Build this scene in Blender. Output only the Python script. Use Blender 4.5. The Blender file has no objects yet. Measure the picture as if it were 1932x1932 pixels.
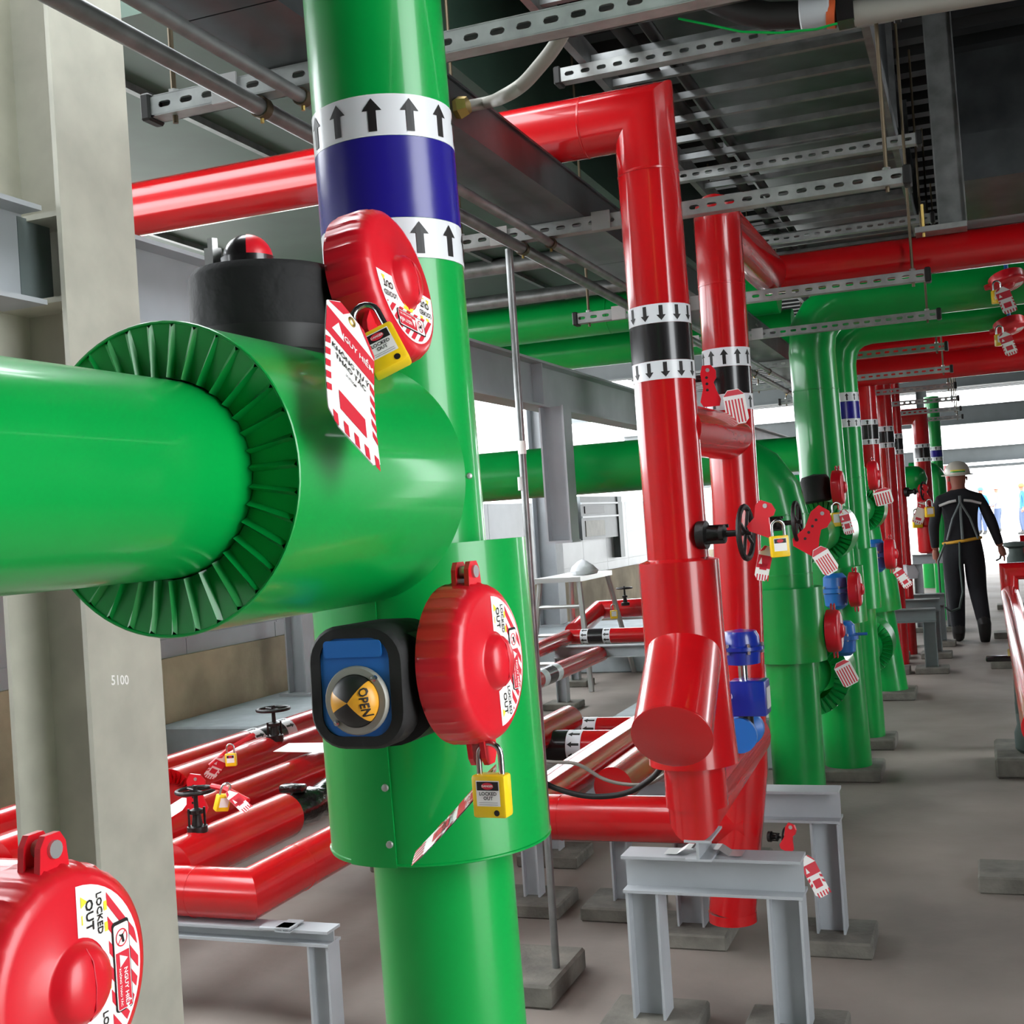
import bpy, bmesh, math, random
from mathutils import Vector, Matrix
random.seed(7)
sc = bpy.context.scene
COL = sc.collection
PI = math.pi

# ------------------------------------------------------------------ camera
F = 2350.0; CX = CY = 966.0; CAM_H = 1.40
d1 = Vector((1850 - 966, 935 - 966, F)).normalized()             # aisle direction seen by the lens
up = Vector((-.066, -1.0, (.066 * d1.x + d1.y) / d1.z)).normalized()
xr = d1.cross(up)
RM = Matrix((xr, d1, up))                                          # lens (right, down, forward) -> world
CAM = Vector((0, 0, CAM_H))
cam_d = bpy.data.cameras.new('camera'); cam = bpy.data.objects.new('camera', cam_d); COL.objects.link(cam)
cam_d.sensor_width = 36; cam_d.lens = 36 * F / 1932; cam_d.clip_start = .02; cam_d.clip_end = 400
cr, cu, cb = RM.col[0], -RM.col[1], -RM.col[2]
cam.matrix_world = Matrix(((cr.x, cu.x, cb.x, 0), (cr.y, cu.y, cb.y, 0), (cr.z, cu.z, cb.z, CAM_H), (0, 0, 0, 1)))
sc.camera = cam

# ------------------------------------------------------------------ sky, exposure
w = bpy.data.worlds.new('overcast_sky'); sc.world = w; w.use_nodes = True
bg = w.node_tree.nodes['Background']
bg.inputs[0].default_value = (.93, .97, 1.0, 1); bg.inputs[1].default_value = 1.0
sc.view_settings.view_transform = 'Standard'; sc.view_settings.look = 'None'
sc.view_settings.gamma = 1; sc.view_settings.exposure = 3.3; sc.view_settings.use_curve_mapping = False

# ------------------------------------------------------------------ pixel -> place
def ray(px, py): return RM @ Vector((px - CX, py - CY, F))
def PY(px, py, Y): r = ray(px, py); return CAM + r * (Y / r.y)
def PX(px, py, X): r = ray(px, py); return CAM + r * (X / r.x)
def PZ(px, py, Z): r = ray(px, py); return CAM + r * ((Z - CAM_H) / r.z)
def PD(px, py, D): r = ray(px, py); return CAM + r * (D / F)
def V(*a): return Vector(a)

# ------------------------------------------------------------------ materials
MATS = {}
def lin(c): c /= 255.0; return c / 12.92 if c <= .04045 else ((c + .055) / 1.055) ** 2.4
def mat(name, rgb, rough=.5, metal=0, coat=0, noise=0, nscale=8, bump=0, bscale=60, trans=0, spec=.5, stretch=None, dark=None):
    m = bpy.data.materials.new(name); m.use_nodes = True
    nt = m.node_tree; b = nt.nodes['Principled BSDF']
    col = (lin(rgb[0]), lin(rgb[1]), lin(rgb[2]), 1)
    b.inputs['Base Color'].default_value = col
    b.inputs['Roughness'].default_value = rough; b.inputs['Metallic'].default_value = metal
    b.inputs['Coat Weight'].default_value = coat; b.inputs['Coat Roughness'].default_value = .08
    b.inputs['Transmission Weight'].default_value = trans
    b.inputs['Specular IOR Level'].default_value = spec
    if noise or bump:
        tc = nt.nodes.new('ShaderNodeTexCoord'); mp = nt.nodes.new('ShaderNodeMapping')
        nt.links.new(tc.outputs['Object'], mp.inputs[0])
        if stretch: mp.inputs['Scale'].default_value = stretch
    if noise:
        n = nt.nodes.new('ShaderNodeTexNoise'); n.inputs['Scale'].default_value = nscale; n.inputs['Detail'].default_value = 6
        nt.links.new(mp.outputs[0], n.inputs['Vector'])
        rp = nt.nodes.new('ShaderNodeValToRGB'); rp.color_ramp.elements[0].position = .35; rp.color_ramp.elements[1].position = .68
        d = dark or tuple(v * (1 - noise) for v in rgb)
        rp.color_ramp.elements[0].color = (lin(d[0]), lin(d[1]), lin(d[2]), 1); rp.color_ramp.elements[1].color = col
        nt.links.new(n.outputs['Fac'], rp.inputs[0]); nt.links.new(rp.outputs[0], b.inputs['Base Color'])
    if bump:
        n2 = nt.nodes.new('ShaderNodeTexNoise'); n2.inputs['Scale'].default_value = bscale; n2.inputs['Detail'].default_value = 3
        nt.links.new(mp.outputs[0], n2.inputs['Vector'])
        bp = nt.nodes.new('ShaderNodeBump'); bp.inputs['Strength'].default_value = bump; bp.inputs['Distance'].default_value = .01
        nt.links.new(n2.outputs['Fac'], bp.inputs['Height']); nt.links.new(bp.outputs[0], b.inputs['Normal'])
    MATS[name] = m; return m
mat('green', (0, 158, 66), .3, 0, .35, spec=.4, noise=.06, nscale=5, bump=.05, bscale=7)
mat('red', (196, 12, 20), .24, 0, .5, spec=.5, noise=.06, nscale=5, bump=.05, bscale=7)
mat('band_white', (226, 228, 232), .35, 0, .3)
mat('band_blue', (34, 26, 132), .24, 0, 0, bump=.12, bscale=9)
mat('band_black', (28, 25, 26), .25, 0, .3)
mat('ink', (26, 22, 22), .5)
mat('galv', (150, 152, 152), .42, .75, noise=.18, nscale=14)
mat('duct', (106, 110, 112), .36, .85, noise=.2, nscale=6, bump=.06, bscale=3)
mat('strut', (176, 180, 178), .45, .45, noise=.15, nscale=18)
mat('rod', (96, 84, 66), .5, .7)
mat('steel_paint', (172, 176, 180), .5, noise=.06, nscale=6)
mat('steel_cream', (186, 184, 170), .55, noise=.08, nscale=9)
mat('steel_dark', (108, 118, 118), .5, noise=.08, nscale=6)
mat('pad', (122, 119, 110), .85, noise=.25, nscale=9, bump=.3, bscale=60)
mat('concrete', (192, 176, 146), .85, noise=.22, nscale=2.2, bump=.2, bscale=40)
mat('plinth', (168, 178, 182), .7, noise=.12, nscale=5, bump=.1, bscale=30)
mat('foam', (11, 11, 11), .72, noise=.3, nscale=20, bump=.25, bscale=45)
mat('rubber', (22, 21, 20), .55)
mat('black_iron', (24, 22, 21), .45, .2, bump=.2, bscale=90)
mat('tar', (18, 15, 15), .2, 0, .4, bump=.8, bscale=28)
mat('blue_paint', (30, 108, 190), .4, 0, .2)
mat('blue_dark', (16, 44, 150), .3, 0, .4)
mat('yellow', (250, 206, 20), .4, 0, .2)
mat('amber', (226, 160, 44), .35)
mat('lock_red', (214, 22, 38), .34, 0, .15, bump=.04, bscale=30)
mat('chrome', (205, 205, 205), .2, 1)
mat('zinc', (190, 190, 188), .35, .7)
mat('paper', (246, 244, 240), .55)
mat('print_red', (212, 40, 58), .5)
mat('print_yellow', (240, 222, 60), .5)
mat('floor', (152, 142, 134), .72, noise=.2, nscale=1.3, bump=.12, bscale=30, spec=.35)
mat('ground', (205, 205, 200), .9)
mat('deck', (50, 52, 54), .5, .5)
mat('wall_dark', (74, 76, 76), .7, noise=.15, nscale=3)
mat('duct_green_reflect', (58, 84, 70), .5, .1, noise=.15, nscale=4)  # green reflection of the pipes put into the duct colour
mat('beam_grey', (120, 126, 128), .5, noise=.06, nscale=4)
mat('clad', (176, 180, 184), .4, 0, noise=.05, nscale=3)
mat('cloth_navy', (24, 25, 30), .9, bump=.5, bscale=14)
mat('cloth_grey', (120, 118, 124), .9, bump=.3, bscale=20)
mat('cloth_blue', (40, 90, 160), .9)
mat('denim', (60, 72, 98), .9)
mat('skin', (150, 92, 74), .6)
mat('helmet', (206, 200, 186), .35, 0, .3)
mat('reflect', (200, 200, 198), .5)
mat('belt', (200, 150, 40), .6)
mat('hose_grey', (150, 148, 140), .5, .3)
mat('brass', (176, 150, 84), .35, .8)
mat('orange', (190, 84, 40), .5)
mat('cover_foam', (70, 84, 80), .6, noise=.1)
mat('white_rag', (225, 226, 230), .9, bump=.4, bscale=30)
g = mat('lens', (235, 240, 245), .05, trans=.9)
M_ = MATS

# ------------------------------------------------------------------ mesh building
class MB:
    def __init__(s, M=None): s.v = []; s.f = []; s.M = M
    def add(s, vs, fs):
        o = len(s.v)
        s.v += [tuple(s.M @ Vector(q)) for q in vs] if s.M else [tuple(q) for q in vs]
        s.f += [[i + o for i in f] for f in fs]; return s
    def box(s, lo, hi):
        x0, y0, z0 = lo; x1, y1, z1 = hi
        return s.add([(x0,y0,z0),(x1,y0,z0),(x1,y1,z0),(x0,y1,z0),(x0,y0,z1),(x1,y0,z1),(x1,y1,z1),(x0,y1,z1)],
                     [(0,3,2,1),(4,5,6,7),(0,1,5,4),(1,2,6,5),(2,3,7,6),(3,0,4,7)])
    def cbox(s, c, sz): return s.box([c[i] - sz[i] / 2 for i in range(3)], [c[i] + sz[i] / 2 for i in range(3)])
    def rbox(s, c, sz, r, seg=3):
        bm = bmesh.new(); bmesh.ops.create_cube(bm, size=1)
        for q in bm.verts: q.co = Vector((q.co.x * sz[0], q.co.y * sz[1], q.co.z * sz[2])) + Vector(c)
        bmesh.ops.bevel(bm, geom=bm.edges[:], offset=r, segments=seg, profile=.5, affect='EDGES')
        bm.verts.index_update()
        s.add([q.co[:] for q in bm.verts], [[q.index for q in f.verts] for f in bm.faces]); bm.free(); return s
    def tube(s, pts, r, n=28, caps=True, closed=False, mod=None):
        pts = [Vector(p) for p in pts]; k = len(pts)
        rr = r if isinstance(r, (list, tuple)) else [r] * k
        d = [(pts[(i + 1) % k] - pts[i]).normalized() for i in range(k if closed else k - 1)]
        u = d[0].orthogonal().normalized()
        if abs(d[0].z) < .9: u = (V(0,0,1) - d[0] * d[0].z).normalized()
        else: u = (V(1,0,0) - d[0] * d[0].x).normalized()
        vs = []; fs = []
        for i in range(k):
            di = d[i % len(d)] if (closed or i < k - 1) else d[-1]
            dp = d[i - 1] if (i > 0 or closed) else di
            nn = (di + dp).normalized()
            if i > 0:                                   # carry the frame round the bend
                ax = dp.cross(di)
                if ax.length > 1e-6: u = Matrix.Rotation(dp.angle(di), 3, ax.normalized()) @ u
            vv = di.cross(u)
            for j in range(n):
                a = 2 * PI * j / n
                q = (u * math.cos(a) + vv * math.sin(a)) * rr[i]
                q = q - di * (q.dot(nn) / max(di.dot(nn), .2))
                vs.append(pts[i] + q)
        for i in range(k if closed else k - 1):
            for j in range(n):
                a = i * n + j; b = i * n + (j + 1) % n; c = ((i + 1) % k) * n
                fs.append((a, b, c + (j + 1) % n, c + j))
        if caps and not closed:
            fs.append(list(range(n - 1, -1, -1))); fs.append([(k - 1) * n + j for j in range(n)])
        return s.add(vs, fs)
    def lathe(s, prof, p, axis, n=40, mod=None, cap0=False, cap1=False):
        p = Vector(p); ax = Vector(axis).normalized()
        u = (V(0,0,1) - ax * ax.z) if abs(ax.z) < .9 else (V(1,0,0) - ax * ax.x)
        u.normalize(); vv = ax.cross(u); vs = []; fs = []
        for i, (r, h) in enumerate(prof):
            for j in range(n):
                a = 2 * PI * j / n; q = r * (mod(i, a) if mod else 1)
                vs.append(p + ax * h + (u * math.cos(a) + vv * math.sin(a)) * q)
        for i in range(len(prof) - 1):
            for j in range(n):
                fs.append((i*n+j, i*n+(j+1) % n, (i+1)*n+(j+1) % n, (i+1)*n+j))
        if cap0: fs.append(list(range(n - 1, -1, -1)))
        if cap1: fs.append([(len(prof) - 1) * n + j for j in range(n)])
        return s.add(vs, fs)
    def cyl(s, p0, p1, r, n=20, r1=None):
        p0 = Vector(p0); p1 = Vector(p1); L = (p1 - p0).length
        return s.lathe([(r, 0), (r if r1 is None else r1, L)], p0, p1 - p0, n, cap0=True, cap1=True)
    def prism(s, poly, z0, z1):
        n = len(poly)
        return s.add([(x, y, z0) for x, y in poly] + [(x, y, z1) for x, y in poly],
                     [list(range(n - 1, -1, -1)), list(range(n, 2 * n))] + [(i, (i+1) % n, n + (i+1) % n, n + i) for i in range(n)])
    def hbeam(s, p0, p1, h, b, tf, tw, u):
        p0 = Vector(p0); p1 = Vector(p1); d = (p1 - p0).normalized(); u = Vector(u).normalized(); ww = d.cross(u)
        for (a0, a1, c0, c1) in ((h/2-tf, h/2, -b/2, b/2), (-h/2, -h/2+tf, -b/2, b/2), (-h/2+tf, h/2-tf, -tw/2, tw/2)):
            vs = []
            for P in (p0, p1):
                for (a, c) in ((a0, c0), (a1, c0), (a1, c1), (a0, c1)): vs.append(P + u * a + ww * c)
            s.add(vs, [(3,2,1,0),(4,5,6,7),(0,1,5,4),(1,2,6,5),(2,3,7,6),(3,0,4,7)])
        return s

def part(name, mb, m, parent=None, smooth=38, label=None):
    me = bpy.data.meshes.new(name); me.from_pydata(mb.v, [], mb.f)
    bm = bmesh.new(); bm.from_mesh(me); bmesh.ops.recalc_face_normals(bm, faces=bm.faces[:]); bm.to_mesh(me); bm.free()
    if smooth:
        me.polygons.foreach_set('use_smooth', [True] * len(me.polygons)); me.set_sharp_from_angle(angle=math.radians(smooth))
    me.materials.append(M_[m] if isinstance(m, str) else m)
    o = bpy.data.objects.new(name, me); COL.objects.link(o)
    if parent:
        o.parent = parent
        if parent.type == 'EMPTY': o.location = -parent.location
    if label: o['label'] = label
    return o
def share(o, name, parent, delta):
    c = bpy.data.objects.new(name, o.data); COL.objects.link(c)
    if parent:
        c.parent = parent; c.location = (-parent.location if parent.type == 'EMPTY' else V(0,0,0)) + Vector(delta)
    else: c.location = delta
    return c
LABELS = {}
def tag(o, label, cat, group=None):
    if label in LABELS and not group: print('DUP LABEL', label)
    LABELS[label] = 1
    o['label'] = label; o['category'] = cat
    if group: o['group'] = group
    return o
def thing(name, label, cat, loc=(0, 0, 0), group=None):
    o = bpy.data.objects.new(name, None); COL.objects.link(o); o.location = loc; o.empty_display_size = .05
    return tag(o, label, cat, group)
def struct(o): o['kind'] = 'structure'; return o

# flat print: 2-D polygons cut into strips and laid on a surface
TXT = {}
def text2d(s, size, shear=0):
    k = (s,)
    if k not in TXT:
        cu_ = bpy.data.curves.new('t', 'FONT'); cu_.body = s; cu_.align_x = 'CENTER'; cu_.align_y = 'CENTER'; cu_.size = 1; cu_.offset = .018; cu_.resolution_u = 2
        ob = bpy.data.objects.new('t', cu_); COL.objects.link(ob)
        dg = bpy.context.evaluated_depsgraph_get()
        me = bpy.data.meshes.new_from_object(ob.evaluated_get(dg))
        TXT[k] = ([v.co.xy[:] for v in me.vertices], [list(p.vertices) for p in me.polygons])
        bpy.data.objects.remove(ob); bpy.data.meshes.remove(me); bpy.data.curves.remove(cu_)
    vs, fs = TXT[k]
    return [(x * size, y * size) for x, y in vs], fs
def rot2(pts, a, o=(0, 0)):
    c, s_ = math.cos(a), math.sin(a)
    return [(o[0] + x * c - y * s_, o[1] + x * s_ + y * c) for x, y in pts]
def rect(x0, y0, x1, y1): return [(x0, y0), (x1, y0), (x1, y1), (x0, y1)]
def disc(c, r, n=20, a0=0, a1=2 * PI): return [(c[0] + r * math.cos(a0 + (a1 - a0) * i / n), c[1] + r * math.sin(a0 + (a1 - a0) * i / n)) for i in range(n + (0 if abs(a1 - a0 - 2*PI) < 1e-6 else 1))]
def decal(name, polys, m, parent, surf, lift=.0002, cut=None, cutx=None, txt=None, clip=None):
    bm = bmesh.new()
    for p in polys:
        try: bm.faces.new([bm.verts.new((x, y, 0)) for x, y in p])
        except Exception: pass
    for (vs, fs) in (txt or []):
        bv = [bm.verts.new((x, y, 0)) for x, y in vs]
        for f in fs:
            try: bm.faces.new([bv[i] for i in f])
            except Exception: pass
    if not bm.verts: bm.free(); return None
    for ax, st in ((1, cut), (0, cutx)):
        if st:
            lo = min(q.co[ax] for q in bm.verts); hi = max(q.co[ax] for q in bm.verts); t = math.ceil(lo / st) * st
            while t < hi:
                no = (0, 1, 0) if ax else (1, 0, 0); co = (0, t, 0) if ax else (t, 0, 0)
                bmesh.ops.bisect_plane(bm, geom=bm.verts[:] + bm.edges[:] + bm.faces[:], plane_co=co, plane_no=no); t += st
    for (co, no) in (clip or []):
        bmesh.ops.bisect_plane(bm, geom=bm.verts[:] + bm.edges[:] + bm.faces[:], plane_co=co, plane_no=no, clear_outer=True)
    bm.verts.index_update()
    mb = MB(); mb.v = [tuple(surf(q.co.x, q.co.y, lift)) for q in bm.verts]; mb.f = [[q.index for q in f.verts] for f in bm.faces]
    bm.free()
    if not mb.f: return None
    me = bpy.data.meshes.new(name); me.from_pydata(mb.v, [], mb.f); me.materials.append(M_[m])
    o = bpy.data.objects.new(name, me); COL.objects.link(o); o.parent = parent
    if parent.type == 'EMPTY': o.location = -parent.location
    return o
def frame(o, x, y, z):
    x, y, z = Vector(x), Vector(y), Vector(z)
    return Matrix(((x.x, y.x, z.x, o[0]), (x.y, y.y, z.y, o[1]), (x.z, y.z, z.z, o[2]), (0, 0, 0, 1)))

# cylinder bands with arrows on a straight pipe
def cylsurf(p, ax, r, ref):
    p = Vector(p); ax = Vector(ax).normalized(); u = Vector(ref); u = (u - ax * u.dot(ax)).normalized(); vv = ax.cross(u)
    return lambda x, y, l: p + ax * y + (u * math.cos(x / r) + vv * math.sin(x / r)) * (r + l)
def band(parent, p, ax, r, h0, h1, m, name, ref=(0, -1, 0), arrows=0, flip=False, aw=.011, lift=.0012):
    mb = MB(); mb.lathe([(r, h0), (r + lift, h0), (r + lift, h1), (r, h1)], p, ax, 48); b = part(name, mb, m, parent)
    if arrows:
        sf = cylsurf(p, ax, r + lift, ref); c = (h0 + h1) / 2; hh = (h1 - h0) * .40; sg = -1 if flip else 1
        ya = lambda t: c + sg * t
        for k in range(arrows):
            x0 = 2 * PI * (r + lift) * k / arrows
            # head triangle, then shaft
            hd = [(x0 - aw, ya(hh * .25)), (x0 + aw, ya(hh * .25)), (x0, ya(hh))]
            sh = [(x0 - aw * .42, ya(-hh)), (x0 + aw * .42, ya(-hh)), (x0 + aw * .42, ya(hh * .25)), (x0 - aw * .42, ya(hh * .25))]
            decal('arrow', [hd, sh], 'ink', b, sf, .0006, cutx=max(aw * .5, .004))
    return b
def ringat(parent, p, ax, r, h=.006, lift=.0015, m='green', name='seam_ring'):
    mb = MB(); mb.lathe([(r - .001, -h), (r + lift, -h * .6), (r + lift, h * .6), (r - .001, h)], p, ax, 44); return part(name, mb, m, parent)
def arc(c, a, b, n=5):                                   # points from a to b round corner c
    c, a, b = Vector(c), Vector(a), Vector(b); out = []
    o = a + b - c
    for i in range(n + 1):
        t = PI / 2 * i / n; out.append(o + (a - o) * math.cos(t) + (b - o) * math.sin(t))
    return out
# ------------------------------------------------------------------ the setting
struct(part('floor', MB().box((-9, -5, -.12), (4, 27, 0)), 'floor', smooth=0))
struct(part('ground_outside', MB().box((-80, -60, -.3), (80, 140, -.121)), 'ground', smooth=0))
def deck(name, x0, x1, y0, y1):                          # ribbed roof deck
    mb = MB(); vs = []; fs = []; ys = []; y = y0
    while y < y1 - .2:
        for dy, z in ((0, 3.55), (.09, 3.55), (.12, 3.61), (.21, 3.61)): ys.append((y + dy, z))
        y += .24
    for (yy, z) in ys: vs += [(x0, yy, z), (x1, yy, z)]
    for i in range(len(ys) - 1): fs.append((2*i, 2*i+1, 2*i+3, 2*i+2))
    mb.add(vs, fs); mb.box((x0, y0, 3.63), (x1, y1, 3.75)); return struct(part(name, mb, 'deck', smooth=0))
deck('ceiling', -.6, 2.4, -4.2, 27)
deck('ceiling', -5.0, -.602, 3.4, 27)
deck('ceiling', -7.0, -.602, -4.2, 1.3)  # unseen roof piece added to limit sky light from above
deck('ceiling', -5.0, -4.4, 1.302, 3.398)  # unseen strip added to close the left end of the sky gap
wl = struct(part('wall_left', MB().box((-5.1, -4.2, 0), (-4.9, 24, .705)), 'concrete', smooth=0))
y = -4.1
while y < 23.9:                                          # cladding sheets standing on the low wall
    s_ = MB().box((-5.04, y + .004, .705), (-4.94, y + 1.096, 1.66)); s_.box((-4.94, y + .004, 1.20), (-4.925, y + 1.096, 1.215)); s_.box((-4.94, y + .004, .812), (-4.925, y + 1.096, .824))
    part('cladding_panel', s_, 'clad', wl, 0); y += 1.1
wr = struct(part('unseen_wall_right', MB().box((2.4, 1.7, 0), (2.55, 7.2, 3.55)).box((2.4, 8.1, 0), (2.55, 24, 3.55)).box((2.4, -4.2, 0), (2.55, -.1, 3.55)), 'wall_dark', smooth=0))  # unseen wall added; its gaps shape the light streaks on the pipes
wb = struct(part('unseen_wall_back', MB().box((-7, -4.4, 0), (2.55, -4.2, 3.55)), 'wall_dark', smooth=0))  # unseen wall added to keep out light from behind the camera
for yj in (5.6, 8.9, 12.2): part('joint_strip', MB().box((-4.902, yj, .05), (-4.898, yj + .012, .70)), 'pad', wl, 0)
def plinth(label, lo, hi):
    tag(part('concrete_plinth', MB().rbox([(lo[i]+hi[i])/2 for i in range(3)], [hi[i]-lo[i] for i in range(3)], .012, 1), 'plinth', smooth=0), label, 'plinth')
plinth('grey painted concrete plinth at foot of beige low wall', (-4.89, 6.45, 0), (-3.35, 9.2, .30))
plinth('grey painted concrete plinth beneath the aluminium step ladder', (-4.89, 11.0, 0), (-2.9, 13.2, .30))
plinth('low grey concrete plinth behind the red strainer pipe', (-2.05, 6.75, 0), (-1.1, 8.7, .28))

# steel columns and beams
def column(label, X0, Y0, h, b, z0, z1, m, extra=None, tf=.012):
    t = thing('steel_column', label, 'column', (X0, Y0, z0))
    mb = MB().hbeam((X0, Y0, z0), (X0, Y0, z1), h, b, tf, .009, (1, 0, 0)); part('h_section', mb, m, t, 0)
    part('base_plate', MB().cbox((X0, Y0, z0 + .01), (h + .1, b + .08, .02)), m, t, 0)
    return t
XB = -1.8
cA = column('big cream and grey H column beside the large green branch pipe', XB - .11, 2.29, .22, .25, 0, 3.55, 'steel_cream')
for z in (1.955, 2.14):
    part('stiffener_plate', MB().cbox((XB - .11, 2.235, z), (.196, .115, .012)), 'steel_cream', cA, 0)
part('gusset_plate', MB().cbox((XB - .11, 2.20, 2.05), (.012, .10, .18)), 'steel_dark', cA, 0)
vs_, f_ = text2d('5100', .03)
decal('chalk_number', [], 'paper', cA, lambda x, y, l: V(XB + .0008, PX(226, 1284, XB).y + x, PX(226, 1284, XB).z + y - .12 * x), 0, txt=[(vs_, f_)])
bA = thing('steel_beam', 'long grey I-beam running from cream column behind the red risers', 'beam', (XB - .11, 4, 2.05))
part('i_section', MB().hbeam((XB - .11, 2.30, 2.05), (XB - .11, 14, 2.05), .215, .12, .011, .008, (0, 0, 1)), 'steel_paint', bA, 0)
for yy in (5.45, 8.2, 11): part('stiffener_plate', MB().cbox((XB - .11, yy, 2.05), (.11, .01, .19)), 'steel_paint', bA, 0)
bB = thing('steel_beam', 'short grey I-beam entering the cream column from left edge', 'beam', (XB - .11, 1.2, 2.05))
part('i_section', MB().hbeam((XB - .11, .2, 2.05), (XB - .11, 2.165, 2.05), .215, .12, .011, .008, (0, 0, 1)), 'steel_paint', bB, 0)
dp = thing('drop_post', 'short grey post hanging from I-beam in front of green header', 'post', (-1.83, 5.52, 1.32))
part('h_section', MB().hbeam((-1.83, 5.52, 1.32), (-1.83, 5.52, 1.945), .12, .12, .009, .008, (1, 0, 0)), 'steel_paint', dp, 0)
part('end_plate', MB().cbox((-1.83, 5.52, 1.314), (.13, .13, .012)), 'steel_paint', dp, 0)
column('slender brown-grey post right behind the near green riser', XB - .11, 4.42, .05, .06, 0, 1.94, 'steel_dark', tf=.006)
column('grey H column by the low wall behind black gearbox', -4.62, 7.80, .15, .15, .30, 2.88, 'steel_paint')
column('far grey H column by low wall seen through step ladder', -4.4, 12.75, .24, .24, .30, 3.5, 'steel_paint')
column('distant grey column beside the bright far opening', -.95, 25.5, .2, .2, 0, 3.55, 'beam_grey')
for i, (yy, z, lab) in enumerate(((13.0, 3.05, 'grey roof beam across the aisle nearest the hanging tray end'), (17.5, 3.0, 'grey roof beam midway along the far aisle'),
                  (22, 2.75, 'grey roof beam close to the bright far opening'), (26.6, 2.22, 'lowest grey beam crossing the bright far opening'))):
    b_ = part('roof_beam', MB().hbeam((-6, yy, z), (2.4, yy, z), .3, .16, .014, .01, (0, 0, 1)), 'beam_grey', smooth=0); tag(b_, lab, 'beam')
# braces at far end
tag(part('cross_rail', MB().tube([(-6, 26.6, 1.98), (2.4, 26.6, 1.98)], .03, 12), 'beam_grey'), 'thin dark rail under the lowest far beam', 'rail')

# ------------------------------------------------------------------ struts with slots, trays, ladder, conduits
SL = {}
def strut_mesh(L, h=.041, d=.041, p=.05):
    mb = MB(); n = int(L / p); x0 = (L - n * p) / 2; t = .0025
    hw, hh = .0145, .0062
    hole = []
    for cx, a0 in ((hw - hh, -PI/2), (-(hw - hh), PI/2)):
        for i in range(5): a = a0 + PI * i / 4; hole.append((cx + hh * math.cos(a), hh * math.sin(a)))
    def border(x, z):
        k = min(p / 2 / max(abs(x), 1e-9), h / 2 / max(abs(z), 1e-9)); return (x * k, z * k)
    m = len(hole)
    for c in range(n):
        cx = x0 + p * (c + .5)
        outer = [border(*q) for q in hole]
        vs = [(cx + x, 0, z + h/2) for x, z in hole] + [(cx + x, 0, z + h/2) for x, z in outer] + [(cx + x, t, z + h/2) for x, z in hole]
        fs = []
        for i in range(m):
            j = (i + 1) % m
            fs += [(i, j, m + j, m + i), (i, j, 2*m + j, 2*m + i)]
        mb.add(vs, fs)
        for sx in (-1, 1):                               # corner fill
            for sz in (-1, 1):
                cor = (sx * p/2, sz * h/2)
                o = sorted(range(m), key=lambda i: (outer[i][0]-cor[0])**2 + (outer[i][1]-cor[1])**2)
                e = [q for q in outer if abs(q[0] - cor[0]) < 1e-6]; g_ = [q for q in outer if abs(q[1] - cor[1]) < 1e-6]
                if e and g_:
                    q1 = min(e, key=lambda q: abs(q[1]-cor[1])); q2 = min(g_, key=lambda q: abs(q[0]-cor[0]))
                    mb.add([(cx + q[0], 0, q[1] + h/2) for q in (q1, cor, q2)], [(0, 1, 2)])
    if x0 > 1e-4: mb.box((0, 0, 0), (x0, t, h)); mb.box((L - x0, 0, 0), (L, t, h))
    mb.box((0, 0, h - t), (L, d, h)); mb.box((0, 0, 0), (L, d, t))
    mb.box((0, d - t, 0), (L, d, .010)); mb.box((0, d - t, h - .010), (L, d, h))
    return mb
def trapeze(label, Y, z, xl, xr_, rods=True, clips=(), zr=3.54):
    L = round(xr_ - xl, 2)
    t = thing('slotted_strut', label, 'strut', (xl, Y, z))
    if L not in SL:
        SL[L] = part('channel', strut_mesh(L), 'strut', None, 0); SL[L].name = 'channel'; ch = SL[L]
        ch.parent = t; ch.location = (0, 0, 0)
    else:
        ch = bpy.data.objects.new('channel', SL[L].data); COL.objects.link(ch); ch.parent = t
    for x in (xl - .003, xr_ + .003):
        part('end_cap', MB().rbox((x, Y + .02, z + .0205), (.022, .052, .054), .004, 1), 'rubber', t, 0)
    if rods:
        for x in (xl + .05, xr_ - .05):
            part('hanger_rod', MB().cyl((x, Y + .02, z - .015), (x, Y + .02, zr), .0055, 8), 'rod', t)
            part('rod_nut', MB().lathe([(.011, 0), (.011, .01)], (x, Y + .02, z + .041), (0, 0, 1), 6, cap0=True, cap1=True), 'zinc', t, 0)
    for x in clips:
        part('clip_plate', MB().box((x - .028, Y - .006, z - .004), (x + .028, Y - .001, z + .05)), 'zinc', t, 0)
    return t
ZS = 2.25; ZU = 2.72
SY = [2.05, 3.50, 4.81, 6.22, 7.58, 8.94, 10.3, 11.66, 13.02, 14.4]
nm = ['nearest', 'second', 'third', 'fourth', 'fifth', 'sixth', 'seventh', 'eighth', 'ninth', 'farthest']
for i, yy in enumerate(SY):
    trapeze(('bright slotted strut carrying the trunking, %s along the aisle' % nm[i]), yy, ZS - (.05 if i == 2 else 0), -1.48, -.13 if i else -.05, True, (-1.30, -.98) if i < 5 else ())
    trapeze(('darker upper slotted strut under the ladder tray, %s along the aisle' % nm[i]), yy + .06, ZU, -1.10, -.13, False)
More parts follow.
